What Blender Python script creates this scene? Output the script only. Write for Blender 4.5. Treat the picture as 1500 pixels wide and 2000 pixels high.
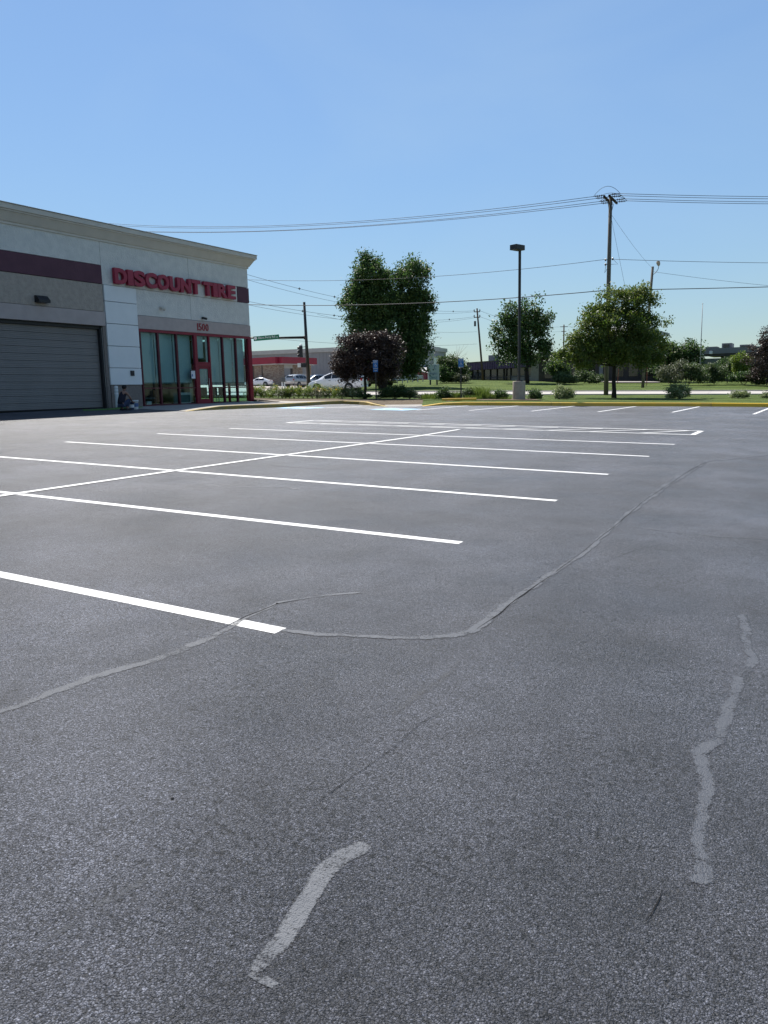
import bpy, bmesh, math, random
import numpy as np
from mathutils import Vector, Matrix

# ------------------------------------------------------------------ camera frame
SC = bpy.context.scene
for o in list(bpy.data.objects): bpy.data.objects.remove(o)
rng = np.random.default_rng(11); random.seed(5)
FPX, CXP, CYP = 1500., 750., 1000.
def _ray(x, y): return np.array([x - CXP, CYP - y, -FPX])
def _n(v): v = np.asarray(v, float); return v / np.linalg.norm(v)
_up = _n(np.cross(_ray(1640, 742), _ray(640, 764)))
if _up[1] < 0: _up = -_up
_Y = _n(_ray(1640, 742)); _X = _n(np.cross(_Y, _up))
M = np.array([_X, _Y, _up])                      # world axes: Y along the shop front, Z up
_p, _r = math.radians(10.076), math.radians(.121)
NW = M @ np.array([-math.sin(_r)*math.cos(_p), math.cos(_r)*math.cos(_p), math.sin(_p)])
EYE = 1.442 / NW[2]
CAM = np.array([0, 0, EYE])
GX, GY = -NW[0]/NW[2], -NW[1]/NW[2]              # fall of the parking lot
FW = M @ np.array([0, 0, -1.]); FW[2] = 0; FW = _n(FW)
RT = np.array([FW[1], -FW[0], 0.])

cam = bpy.data.cameras.new('camera'); camo = bpy.data.objects.new('camera', cam)
SC.collection.objects.link(camo)
cam.sensor_fit = 'HORIZONTAL'; cam.sensor_width = 36; cam.lens = 36.0
cam.clip_start = .05; cam.clip_end = 8000
mw = Matrix.Identity(4)
for i in range(3):
    for j in range(3): mw[i][j] = M[i][j]
    mw[i][3] = CAM[i]
camo.matrix_world = mw
SC.camera = camo
SC.render.resolution_x, SC.render.resolution_y = 768, 1024

# ------------------------------------------------------------------ sky, sun, exposure
SUN = _n([-.576, .49, 1.0])                      # towards the sun
elev = math.asin(SUN[2]); azim = math.atan2(SUN[0], SUN[1])
w = bpy.data.worlds.new('World'); SC.world = w; w.use_nodes = True
nt = w.node_tree; bg = nt.nodes['Background']
sky = nt.nodes.new('ShaderNodeTexSky'); sky.sky_type = 'NISHITA'; sky.sun_disc = False
sky.sun_elevation = elev; sky.sun_rotation = azim; sky.altitude = 250
sky.air_density = 1.0; sky.dust_density = .1; sky.ozone_density = 1.0
# soft shoulder on the whole sky, as the camera rolls off bright haze
lum = nt.nodes.new('ShaderNodeRGBToBW'); nt.links.new(sky.outputs[0], lum.inputs[0])
def _wm(op, a, b):
    n = nt.nodes.new('ShaderNodeMath'); n.operation = op
    for i, q in enumerate((a, b)):
        if isinstance(q, (int, float)): n.inputs[i].default_value = q
        else: nt.links.new(q, n.inputs[i])
    return n.outputs[0]
fac = _wm('DIVIDE', 1., _wm('ADD', 1., _wm('MULTIPLY', _wm('MAXIMUM', _wm('SUBTRACT', lum.outputs[0], 3.2), 0.), .13)))
vm = nt.nodes.new('ShaderNodeVectorMath'); vm.operation = 'SCALE'; nt.links.new(sky.outputs[0], vm.inputs[0]); nt.links.new(fac, vm.inputs['Scale'])
# faint high cirrus over the whole sky
tcw = nt.nodes.new('ShaderNodeTexCoord'); mpw = nt.nodes.new('ShaderNodeMapping'); mpw.inputs['Scale'].default_value = (1.2, 2.6, 4.); mpw.inputs['Rotation'].default_value = (.2, .3, .7)
nt.links.new(tcw.outputs['Generated'], mpw.inputs[0]); nw = nt.nodes.new('ShaderNodeTexNoise'); nw.inputs['Scale'].default_value = 1.3; nw.inputs['Detail'].default_value = 7; nw.inputs['Distortion'].default_value = .6; nt.links.new(mpw.outputs[0], nw.inputs[0])
rw_ = nt.nodes.new('ShaderNodeMapRange'); rw_.inputs[1].default_value = .42; rw_.inputs[2].default_value = .78; rw_.inputs[3].default_value = 0; rw_.inputs[4].default_value = .22; nt.links.new(nw.outputs['Fac'], rw_.inputs[0])
mxw = nt.nodes.new('ShaderNodeMix'); mxw.data_type = 'RGBA'; nt.links.new(rw_.outputs[0], mxw.inputs[0]); nt.links.new(vm.outputs[0], mxw.inputs[6]); mxw.inputs[7].default_value = (4.3, 5.2, 6.0, 1)
wb = nt.nodes.new('ShaderNodeVectorMath'); wb.operation = 'MULTIPLY'; wb.inputs[1].default_value = (.90, 1.005, 1.07); nt.links.new(mxw.outputs[2], wb.inputs[0])
nt.links.new(wb.outputs[0], bg.inputs[0]); bg.inputs[1].default_value = .062
sl = bpy.data.lights.new('sun', 'SUN'); sl.energy = 4.0; sl.angle = math.radians(.53); sl.color = (1, .95, .88)
so = bpy.data.objects.new('sun', sl); SC.collection.objects.link(so)
so.rotation_euler = Vector(SUN).to_track_quat('Z', 'Y').to_euler()
so.location = (0, 0, 60)
vs = SC.view_settings
vs.view_transform = 'Standard'; vs.look = 'None'; vs.exposure = 1.05; vs.gamma = 1; vs.use_curve_mapping = False
cy = SC.cycles
cy.max_bounces = 7; cy.transparent_max_bounces = 24; cy.caustics_reflective = False; cy.caustics_refractive = False
cy.use_denoising = True; cy.sample_clamp_indirect = 6

# ------------------------------------------------------------------ where things stand
def plane_z(x, y): return GX*x + GY*y
def lot(px, py, up=0.):
    r = M @ _ray(px, py); t = -1.442 / (r @ NW); P = CAM + r*t; return P + np.array([0, 0, up])
def onx(px, py, xw):
    r = M @ _ray(px, py); return CAM + r*(xw/r[0])
def atv(px, py, v):
    r = M @ _ray(px, py); return CAM + r*(v/(r @ FW))
LV = [0, 40, 66, 80, 106, 136, 180, 400, 900, 4000]
LL = [0, 0, .02, 0, -.15, -.38, -.67, -2.2, -5, -9]
LR = [0, 0, .05, .25, .72, .88, .85, .0, -4, -8]
def ground(x, y):
    v = x*FW[0] + y*FW[1]; u = x*RT[0] + y*RT[1]
    d = math.hypot(x, y); k = min(1., 260./max(d, 1e-6))
    z = plane_z(x*k, y*k)
    if v <= 1: return z
    s = u/v; t = min(1., max(0., (s + .07)/.15)); t = t*t*(3 - 2*t)
    return z + (1 - t)*np.interp(v, LV, LL) + t*np.interp(v, LV, LR)
def gv(px, v):
    """ground point in the column px of the view at forward distance v"""
    P = atv(px, 750, v); P[2] = ground(P[0], P[1]); 
    for _ in range(3):
        c = M.T @ (P - CAM); x = CXP + FPX*c[0]/-c[2]
        P = P + RT*(px - x)*v/FPX; P[2] = ground(P[0], P[1])
    return P
def row(P):
    c = M.T @ (np.asarray(P) - CAM); return CYP - FPX*c[1]/-c[2]

def hrow(P, r):
    """height above P at which the upright through P reaches image row r"""
    lo, hi = -5., 60.
    for _ in range(50):
        m_ = (lo + hi)/2
        if row(np.asarray(P) + np.array([0, 0, m_])) > r: lo = m_
        else: hi = m_
    return (lo + hi)/2

# ------------------------------------------------------------------ mesh helpers
COL = SC.collection
def root_of(o):
    while o.parent: o = o.parent
    return o
class MB:
    def __init__(s): s.v = []; s.f = []
    def add(s, vs, fs):
        b = len(s.v); s.v += [tuple(map(float, p)) for p in vs]; s.f += [tuple(b+i for i in f) for f in fs]; return s
    def box(s, a, b, bev=0.):
        x0, y0, z0 = [min(p, q) for p, q in zip(a, b)]; x1, y1, z1 = [max(p, q) for p, q in zip(a, b)]
        return s.obox(((x0+x1)/2, (y0+y1)/2, (z0+z1)/2), (1,0,0), (0,1,0), (0,0,1), (x1-x0)/2, (y1-y0)/2, (z1-z0)/2, bev)
    def obox(s, c, ax, ay, az, hx, hy, hz, bev=0.):
        c = np.array(c, float); ax, ay, az = [np.array(q, float) for q in (ax, ay, az)]
        if bev <= 0:
            P = [c + ax*hx*i + ay*hy*j + az*hz*k for i in (-1,1) for j in (-1,1) for k in (-1,1)]
            return s.add(P, [(0,1,3,2),(4,6,7,5),(0,4,5,1),(2,3,7,6),(0,2,6,4),(1,5,7,3)])
        bm = bmesh.new(); bmesh.ops.create_cube(bm, size=2)
        for q in bm.verts: q.co = Vector((q.co.x*hx, q.co.y*hy, q.co.z*hz))
        bmesh.ops.bevel(bm, geom=list(bm.edges), offset=min(bev, .45*min(hx, hy, hz)*2), segments=2, affect='EDGES', profile=.6)
        bm.verts.index_update()
        P = [c + ax*q.co.x + ay*q.co.y + az*q.co.z for q in bm.verts]
        F = [tuple(q.index for q in f.verts) for f in bm.faces]; bm.free()
        return s.add(P, F)
    def tube(s, pts, rad, n=8, cap=True):
        pts = [np.array(p, float) for p in pts]
        if not hasattr(rad, '__len__'): rad = [rad]*len(pts)
        b = len(s.v); ref = None
        for i, p in enumerate(pts):
            t = _n(pts[min(i+1, len(pts)-1)] - pts[max(i-1, 0)])
            if ref is None:
                ref = np.array([0,0,1.]) if abs(t[2]) < .9 else np.array([1.,0,0])
            e1 = _n(np.cross(t, ref)); e2 = np.cross(e1, t); ref = e2
            for k in range(n):
                a = 2*math.pi*k/n; q = p + rad[i]*(math.cos(a)*e1 + math.sin(a)*e2); s.v.append(tuple(q))
        for i in range(len(pts)-1):
            for k in range(n):
                a, c = b+i*n+k, b+i*n+(k+1)%n; s.f.append((a, a+n, c+n, c))
        if cap:
            s.f.append(tuple(b+k for k in range(n))); s.f.append(tuple(b+(len(pts)-1)*n+k for k in reversed(range(n))))
        return s
    def lathe(s, c, prof, n=20, ax=(0,0,1), closed=True):
        c = np.array(c, float); ax = _n(ax); ref = np.array([1.,0,0]) if abs(ax[0]) < .9 else np.array([0,1.,0])
        e1 = _n(np.cross(ax, ref)); e2 = np.cross(ax, e1); b = len(s.v)
        for r, h in prof:
            for k in range(n):
                a = 2*math.pi*k/n; s.v.append(tuple(c + ax*h + r*(math.cos(a)*e1 + math.sin(a)*e2)))
        for i in range(len(prof)-1):
            for k in range(n):
                a, d = b+i*n+k, b+i*n+(k+1)%n; s.f.append((a, d, d+n, a+n))
        if closed:
            s.f.append(tuple(b+k for k in reversed(range(n)))); s.f.append(tuple(b+(len(prof)-1)*n+k for k in range(n)))
        return s
    def prism(s, poly, o, ex, ey, ez, d):
        """polygon in the (ex, ey) plane at o pushed by d along ez"""
        o, ex, ey, ez = [np.array(q, float) for q in (o, ex, ey, ez)]; n = len(poly)
        P = [o + ex*a + ey*b for a, b in poly]; P += [q + ez*d for q in P]
        F = [tuple(reversed(range(n))), tuple(range(n, 2*n))] + [(i, (i+1)%n, n+(i+1)%n, n+i) for i in range(n)]
        return s.add(P, F)
    def build(s, name, material, parent=None, smooth=False, loc=None):
        me = bpy.data.meshes.new(name)
        V = np.array(s.v)
        if parent is not None: off = np.array(root_of(parent)['_o'])
        elif loc is not None: off = np.array(loc, float)
        else: off = np.zeros(3)
        me.from_pydata((V - off).tolist(), [], s.f)
        if smooth:
            for p in me.polygons: p.use_smooth = True
        bm = bmesh.new(); bm.from_mesh(me); bmesh.ops.recalc_face_normals(bm, faces=bm.faces); bm.to_mesh(me); bm.free()
        me.materials.append(material)
        return link(name, me, parent, off if parent is None else None)
def link(name, me, parent=None, loc=None):
    o = bpy.data.objects.new(name, me); COL.objects.link(o)
    if loc is not None: o.location = loc; o['_o'] = [float(q) for q in loc]
    if parent is not None: o.parent = parent
    return o
def tag(o, label=None, cat=None, group=None, kind=None):
    if label: o['label'] = label
    if cat: o['category'] = cat
    if group: o['group'] = group
    if kind: o['kind'] = kind
    return o
def thing(name, label, cat, loc, group=None):
    o = bpy.data.objects.new(name, None); COL.objects.link(o); o.location = loc; o.empty_display_size = .3
    o['_o'] = [float(q) for q in loc]
    return tag(o, label, cat, group)
def copy_tree(o, parent=None):
    c = o.copy(); COL.objects.link(c); c.parent = parent
    for ch in list(o.children): copy_tree(ch, c)
    return c
def mesh_np(name, V, F, material, parent=None, loc=None):
    """V (n,3), F (m,4) or (m,3) arrays"""
    off = np.array(root_of(parent)['_o']) if parent is not None else (np.array(loc, float) if loc is not None else np.zeros(3))
    V = V - off; me = bpy.data.meshes.new(name); k = F.shape[1]
    me.vertices.add(len(V)); me.vertices.foreach_set('co', V.astype(np.float32).ravel())
    me.loops.add(F.size); me.loops.foreach_set('vertex_index', F.astype(np.int32).ravel())
    me.polygons.add(len(F)); me.polygons.foreach_set('loop_start', np.arange(0, F.size, k, dtype=np.int32))
    me.update(calc_edges=True); me.materials.append(material)
    return link(name, me, parent, off if parent is None else None)

# ------------------------------------------------------------------ materials
def nodes(name):
    m = bpy.data.materials.new(name); m.use_nodes = True; t = m.node_tree
    return m, t, t.nodes['Principled BSDF'], t.nodes, t.links
def ramp(N, pts):
    r = N.new('ShaderNodeValToRGB'); e = r.color_ramp.elements
    while len(e) < len(pts): e.new(.5)
    for q, (p, c) in zip(e, pts): q.position = p; q.color = (*c, 1) if len(c) == 3 else c
    return r
def c3(c): return (c, c, c) if not hasattr(c, '__len__') else tuple(c)
def mat(name, c1, c2=None, scale=2., rough=.7, bump=0., bscale=30., bdist=.01, metal=0., spec=.4, detail=6, lo=.35, hi=.65, stretch=None, coat=0.):
    m, t, P, N, L = nodes(name)
    tc = N.new('ShaderNodeTexCoord'); src = tc.outputs['Object']
    if stretch:
        mp = N.new('ShaderNodeMapping'); mp.inputs['Scale'].default_value = stretch; L.new(src, mp.inputs[0]); src = mp.outputs[0]
    if c2 is None: c2 = tuple(.82*q for q in c3(c1))
    n = N.new('ShaderNodeTexNoise'); n.inputs['Scale'].default_value = scale; n.inputs['Detail'].default_value = detail; L.new(src, n.inputs['Vector'])
    r = ramp(N, [(lo, c3(c1)), (hi, c3(c2))]); L.new(n.outputs['Fac'], r.inputs[0]); L.new(r.outputs[0], P.inputs['Base Color'])
    P.inputs['Roughness'].default_value = rough; P.inputs['Metallic'].default_value = metal; P.inputs['Specular IOR Level'].default_value = spec
    P.inputs['Coat Weight'].default_value = coat
    if bump:
        b = N.new('ShaderNodeTexNoise'); b.inputs['Scale'].default_value = bscale; b.inputs['Detail'].default_value = 8; L.new(src, b.inputs['Vector'])
        bp = N.new('ShaderNodeBump'); bp.inputs['Strength'].default_value = bump; bp.inputs['Distance'].default_value = bdist
        L.new(b.outputs['Fac'], bp.inputs['Height']); L.new(bp.outputs[0], P.inputs['Normal'])
    return m

def asphalt(name, gain=1., aggregate=True):
    m, t, P, N, L = nodes(name)
    tc = N.new('ShaderNodeTexCoord'); src = tc.outputs['Object']
    def noise(s, d=5, rough=.55):
        n = N.new('ShaderNodeTexNoise'); n.inputs['Scale'].default_value = s; n.inputs['Detail'].default_value = d; n.inputs['Roughness'].default_value = rough
        L.new(src, n.inputs['Vector']); return n.outputs['Fac']
    def vor(s, feat='F1', out='Distance'):
        n = N.new('ShaderNodeTexVoronoi'); n.inputs['Scale'].default_value = s; n.feature = feat; L.new(wsrc, n.inputs['Vector']); return n
    def math_(op, a, b=None, clamp=False):
        n = N.new('ShaderNodeMath'); n.operation = op; n.use_clamp = clamp
        for i, q in enumerate((a, b)):
            if q is None: continue
            if isinstance(q, (int, float)): n.inputs[i].default_value = q
            else: L.new(q, n.inputs[i])
        return n.outputs[0]
    # warp so that the stones are not a clean cell pattern
    wn = N.new('ShaderNodeTexNoise'); wn.inputs['Scale'].default_value = 60; wn.inputs['Detail'].default_value = 2; L.new(src, wn.inputs['Vector'])
    wm = N.new('ShaderNodeVectorMath'); wm.operation = 'MULTIPLY_ADD'; L.new(wn.outputs['Color'], wm.inputs[0]); wm.inputs[1].default_value = (.011,)*3; L.new(src, wm.inputs[2])
    wsrc = wm.outputs[0]
    big = vor(185); small = vor(420)
    sep = N.new('ShaderNodeSeparateColor'); L.new(big.outputs['Color'], sep.inputs[0])
    sep2 = N.new('ShaderNodeSeparateColor'); L.new(small.outputs['Color'], sep2.inputs[0])
    # stone tone
    tone = math_('ADD', math_('MULTIPLY', math_('POWER', sep.outputs[0], 2.3), .130), math_('MULTIPLY', math_('POWER', sep2.outputs[1], 2.5), .06))
    lg = vor(62); sl_c = N.new('ShaderNodeSeparateColor'); L.new(lg.outputs['Color'], sl_c.inputs[0])
    tone = math_('ADD', tone, math_('MULTIPLY', math_('GREATER_THAN', sl_c.outputs[0], .86), math_('MULTIPLY', math_('LESS_THAN', lg.outputs['Distance'], .40), .05)))
    tone = math_('ADD', tone, .034)
    gap = ramp(N, [(.40, (1.,)*3), (.66, (.34,)*3)]); L.new(big.outputs['Distance'], gap.inputs[0])
    tone = math_('MULTIPLY', tone, gap.outputs[0])
    pale = math_('MULTIPLY', math_('GREATER_THAN', sep.outputs[1], .985), math_('MULTIPLY', math_('LESS_THAN', big.outputs['Distance'], .42), .13))
    tone = math_('ADD', tone, pale)
    # wide wear: sealer blotches, traffic lanes, scuffs
    r1 = ramp(N, [(.36, (.66,)*3), (.64, (1.28,)*3)]); L.new(noise(.22, 4), r1.inputs[0])
    r2 = ramp(N, [(.32, (.62,)*3), (.62, (1.22,)*3)]); L.new(noise(1.1, 6, .6), r2.inputs[0])
    r3 = ramp(N, [(.28, (.68,)*3), (.45, (1.,)*3), (.75, (1.08,)*3)]); L.new(noise(6.5, 6, .65), r3.inputs[0])
    tone = math_('MULTIPLY', math_('MULTIPLY', math_('MULTIPLY', tone, r1.outputs[0]), r2.outputs[0]), r3.outputs[0])
    pmask = math_('ADD', noise(46, 5, .7), math_('MULTIPLY', math_('SUBTRACT', noise(.8, 3), .5), .22))
    pit = ramp(N, [(.35, (.06,)*3), (.45, (1.,)*3)]); L.new(pmask, pit.inputs[0])
    chip = math_('SUBTRACT', 1., math_('MULTIPLY', math_('GREATER_THAN', sep.outputs[2], .93), .75)); tone = math_('MULTIPLY', tone, chip)
    tone = math_('MULTIPLY', math_('MULTIPLY', tone, pit.outputs[0]), gain)
    comb = N.new('ShaderNodeCombineColor'); L.new(math_('MULTIPLY', tone, .95), comb.inputs[0]); L.new(tone, comb.inputs[1]); L.new(math_('MULTIPLY', tone, 1.22), comb.inputs[2])
    L.new(comb.outputs[0], P.inputs['Base Color'])
    rr = ramp(N, [(.3, (.42,)*3), (.7, (.58,)*3)]); L.new(noise(.9, 5), rr.inputs[0]); L.new(rr.outputs[0], P.inputs['Roughness'])
    P.inputs['Specular IOR Level'].default_value = .5
    h = math_('ADD', math_('MULTIPLY', math_('SUBTRACT', 1., big.outputs['Distance']), 1.), math_('MULTIPLY', math_('SUBTRACT', 1., small.outputs['Distance']), .45))
    h = math_('ADD', h, math_('MULTIPLY', sep.outputs[2], .7))
    h = math_('ADD', h, math_('MULTIPLY', noise(42, 5, .7), 1.1))
    bp = N.new('ShaderNodeBump'); bp.inputs['Strength'].default_value = .9; bp.inputs['Distance'].default_value = .0062
    L.new(h, bp.inputs['Height'])
    b2 = N.new('ShaderNodeBump'); b2.inputs['Strength'].default_value = .35; b2.inputs['Distance'].default_value = .03
    L.new(noise(1.6, 3), b2.inputs['Height']); L.new(bp.outputs[0], b2.inputs['Normal']); L.new(b2.outputs[0], P.inputs['Normal'])
    return m

def film(name, c1, c2, rough, cover, bump=.6, edge=True, spread=.5, fade=2., soft=.04):
    """thin coat lying on the asphalt: breaks up over the stones and frays at its edges"""
    m, t, P, N, L = nodes(name)
    tc = N.new('ShaderNodeTexCoord'); src = tc.outputs['Object']
    def noise(s, d=5):
        n = N.new('ShaderNodeTexNoise'); n.inputs['Scale'].default_value = s; n.inputs['Detail'].default_value = d; n.inputs['Roughness'].default_value = .65; L.new(src, n.inputs['Vector']); return n.outputs['Fac']
    r = ramp(N, [(.35, c1), (.65, c2)]); L.new(noise(9), r.inputs[0]); L.new(r.outputs[0], P.inputs['Base Color'])
    P.inputs['Roughness'].default_value = rough
    def ma_h(a, b):
        n = N.new('ShaderNodeMath'); n.operation = 'MULTIPLY_ADD'; L.new(b, n.inputs[0]); n.inputs[1].default_value = -1.8; L.new(a, n.inputs[2]); return n.outputs[0]
    v = N.new('ShaderNodeTexVoronoi'); v.inputs['Scale'].default_value = 185; L.new(src, v.inputs['Vector'])
    bp = N.new('ShaderNodeBump'); bp.inputs['Strength'].default_value = bump; bp.inputs['Distance'].default_value = .003; bp.invert = True
    L.new(ma_h(v.outputs['Distance'], noise(70, 4)), bp.inputs['Height']); L.new(bp.outputs[0], P.inputs['Normal'])
    at = N.new('ShaderNodeAttribute'); at.attribute_name = 'edge'
    def ma(op, a, b):
        n = N.new('ShaderNodeMath'); n.operation = op
        for i, q in enumerate((a, b)):
            if isinstance(q, (int, float)): n.inputs[i].default_value = q
            else: L.new(q, n.inputs[i])
        return n.outputs[0]
    # amount of film = cover - edge*.. + noise
    a = ma('ADD', ma('MULTIPLY', ma('SUBTRACT', noise(110, 4), .5), spread*1.6), cover)
    a = ma('ADD', a, ma('MULTIPLY', ma('SUBTRACT', noise(24, 4), .5), spread*1.2))
    a = ma('ADD', a, ma('MULTIPLY', ma('SUBTRACT', noise(3.2, 4), .5), spread*1.6))
    if edge: a = ma('SUBTRACT', a, ma('MULTIPLY', ma('POWER', at.outputs['Fac'], fade), .62))
    rr = ramp(N, [(.5 - soft, (0,)*3), (.5 + soft, (1,)*3)]); L.new(a, rr.inputs[0])
    L.new(rr.outputs[0], P.inputs['Alpha'])
    return m

def leafmat(name, cols, trans=.3, rough=.55, spec=.35):
    m, t, P, N, L = nodes(name)
    g = N.new('ShaderNodeNewGeometry'); r = ramp(N, [(i/(len(cols)-1), tuple(1.18*q for q in c)) for i, c in enumerate(cols)])
    tc = N.new('ShaderNodeTexCoord'); n = N.new('ShaderNodeTexNoise'); n.inputs['Scale'].default_value = .9; n.inputs['Detail'].default_value = 3; L.new(tc.outputs['Object'], n.inputs['Vector'])
    a = N.new('ShaderNodeMath'); a.operation = 'MULTIPLY_ADD'; L.new(n.outputs['Fac'], a.inputs[0]); a.inputs[1].default_value = .9
    b = N.new('ShaderNodeMath'); b.operation = 'MULTIPLY_ADD'; L.new(g.outputs['Random Per Island'], b.inputs[0]); b.inputs[1].default_value = .6; b.inputs[2].default_value = -.25
    L.new(b.outputs[0], a.inputs[2]); L.new(a.outputs[0], r.inputs[0]); L.new(r.outputs[0], P.inputs['Base Color'])
    P.inputs['Roughness'].default_value = rough; P.inputs['Specular IOR Level'].default_value = spec
    tr = N.new('ShaderNodeBsdfTranslucent'); hs = N.new('ShaderNodeHueSaturation'); hs.inputs['Value'].default_value = 1.25; hs.inputs['Saturation'].default_value = 1.1
    L.new(r.outputs[0], hs.inputs['Color']); L.new(hs.outputs[0], tr.inputs['Color'])
    mx = N.new('ShaderNodeMixShader'); mx.inputs[0].default_value = trans; L.new(P.outputs[0], mx.inputs[1]); L.new(tr.outputs[0], mx.inputs[2])
    L.new(mx.outputs[0], N['Material Output'].inputs['Surface'])
    return m

def glass(name, tint, refl=.03, rough=.01):
    m, t, P, N, L = nodes(name); N.remove(P)
    tr = N.new('ShaderNodeBsdfTransparent'); tr.inputs[0].default_value = (*tint, 1)
    gl = N.new('ShaderNodeBsdfGlossy'); gl.inputs['Roughness'].default_value = rough; gl.inputs[0].default_value = (.9, .95, .95, 1)
    lw = N.new('ShaderNodeLayerWeight'); lw.inputs[0].default_value = .5
    p5 = N.new('ShaderNodeMath'); p5.operation = 'POWER'; L.new(lw.outputs['Facing'], p5.inputs[0]); p5.inputs[1].default_value = 5.
    a = N.new('ShaderNodeMath'); a.operation = 'MULTIPLY_ADD'; a.use_clamp = True; L.new(p5.outputs[0], a.inputs[0]); a.inputs[1].default_value = .9; a.inputs[2].default_value = refl
    mx = N.new('ShaderNodeMixShader'); L.new(a.outputs[0], mx.inputs[0]); L.new(tr.outputs[0], mx.inputs[1]); L.new(gl.outputs[0], mx.inputs[2])
    L.new(mx.outputs[0], N['Material Output'].inputs['Surface'])
    return m

MT = {}
MT['asphalt'] = asphalt('asphalt')
MT['paint'] = film('white_line_paint', (.70, .70, .69), (.58, .58, .58), .6, .96, bump=.8, edge=True, spread=.42, fade=12., soft=.06)
MT['bluepaint'] = film('blue_stall_paint', (.22, .46, .66), (.28, .52, .72), .6, 1.0, edge=False, spread=.3)
MT['sealant'] = film('crack_sealer', (.040, .047, .062), (.052, .059, .074), .66, .66, bump=.7, spread=.60, soft=.12, fade=3.)
MT['oldpaint'] = film('worn_grey_coat', (.092, .099, .113), (.118, .125, .139), .75, .68, bump=1., spread=.62, soft=.12, fade=7.)
MT['crack'] = mat('crack_dark', .006, .012, 20, .95, spec=.1)
def lawnmat():
    m, t, P, N, L = nodes('lawn_grass'); tc = N.new('ShaderNodeTexCoord')
    mp = N.new('ShaderNodeMapping'); mp.inputs['Rotation'].default_value = (0, 0, -math.atan2(RT[1], RT[0])); mp.inputs['Scale'].default_value = (.035, .55, 0); L.new(tc.outputs['Object'], mp.inputs[0])
    def nz(src, s_, d_):
        n = N.new('ShaderNodeTexNoise'); n.inputs['Scale'].default_value = s_; n.inputs['Detail'].default_value = d_; L.new(src, n.inputs['Vector']); return n.outputs['Fac']
    r1 = ramp(N, [(.38, (.050, .085, .016)), (.62, (.105, .145, .036))]); L.new(nz(mp.outputs[0], 1., 4), r1.inputs[0])
    r2 = ramp(N, [(.3, (.70,)*3), (.7, (1.25, 1.2, 1.1))]); L.new(nz(tc.outputs['Object'], 1.4, 9), r2.inputs[0])
    mx = N.new('ShaderNodeMix'); mx.data_type = 'RGBA'; mx.blend_type = 'MULTIPLY'; mx.inputs[0].default_value = 1; L.new(r1.outputs[0], mx.inputs[6]); L.new(r2.outputs[0], mx.inputs[7]); L.new(mx.outputs[2], P.inputs['Base Color'])
    P.inputs['Roughness'].default_value = .9; P.inputs['Specular IOR Level'].default_value = .1
    bp = N.new('ShaderNodeBump'); bp.inputs['Strength'].default_value = 1; bp.inputs['Distance'].default_value = .08; L.new(nz(tc.outputs['Object'], 22, 6), bp.inputs['Height']); L.new(bp.outputs[0], P.inputs['Normal'])
    return m
MT['lawn'] = lawnmat()
MT['mulch'] = mat('mulch_soil', (.10, .075, .055), (.17, .14, .10), 9, .95, bump=1, bscale=40, bdist=.04, spec=.1)
MT['concrete'] = mat('pale_concrete', (.27, .25, .225), (.34, .315, .285), 2.2, .85, bump=.3, bscale=60, bdist=.004, spec=.25)
MT['street'] = mat('street_concrete', (.36, .335, .31), (.44, .41, .38), .6, .85, bump=.3, bscale=30, bdist=.006, spec=.25)
MT['drive'] = mat('forecourt_concrete', (.40, .345, .31), (.47, .41, .37), .3, .85, spec=.25)
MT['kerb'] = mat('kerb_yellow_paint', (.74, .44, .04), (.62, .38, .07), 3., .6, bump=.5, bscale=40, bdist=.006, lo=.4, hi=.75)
MT['kerbtop'] = mat('worn_kerb_concrete', (.50, .38, .20), (.56, .42, .16), 5., .75, bump=.5, bscale=40, bdist=.006)

# ------------------------------------------------------------------ ground, lot, street
def terrain():
    V = [(0, 0, ground(0, 0) - .10)]; F = []; na = 180
    rad = [6, 14, 24, 34, 42, 50, 58, 66, 75, 85, 95, 106, 120, 136, 155, 180, 220, 280, 380, 550, 900, 1600, 3500]
    for r in rad:
        for k in range(na):
            a = 2*math.pi*k/na; x, y = r*math.cos(a), r*math.sin(a); V.append((x, y, ground(x, y) - .10))
    for k in range(na): F.append((0, 1+k, 1+(k+1)%na))
    for i in range(len(rad)-1):
        for k in range(na):
            a, b = 1+i*na+k, 1+i*na+(k+1)%na; F.append((a, a+na, b+na, b))
    tag(MB().add(V, F).build('ground', MT['lawn'], smooth=True), kind='structure')
terrain()

# kerb foot line, from the shop walk round to the right
kerb_px = [(364,803.5),(400,801.5),(432,800),(492,797.6),(546,795.6),(600,792.4),(640,789.8),(670,789),(700,790.2),(725,792.4),(752,794.2)]
kerb_px2 = [(826,793.4),(866,791.8),(905,792),(1000,792.3),(1115,793),(1240,793.4),(1390,794),(1500,795),(1640,797)]
K1 = [lot(*q) for q in kerb_px]; K2 = [lot(*q) for q in kerb_px2]
k2dir = _n(K2[-1] - K2[3]); K2 += [K2[-1] + k2dir*25, K2[-1] + k2dir*60]
WX = -28.9                                       # shop front
# lot outline (planar)
out = [np.array([WX+.02, 8., 0]), np.array([WX+.02, 23., 0])]
out = [np.array([WX-.02, -45., 0]), np.array([WX-.02, 24.6, 0]), np.array([WX+1.2, 24.6, 0])]
edge = out + K1 + K2 + [np.array([60, 20, 0]), np.array([60, -45, 0])]
poly = [(p[0], p[1], plane_z(p[0], p[1])) for p in edge]
LOT = tag(MB().add(poly, [tuple(range(len(poly)))]).build('parking_lot', MT['asphalt']), kind='structure')
LOT.data.update()

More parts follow.
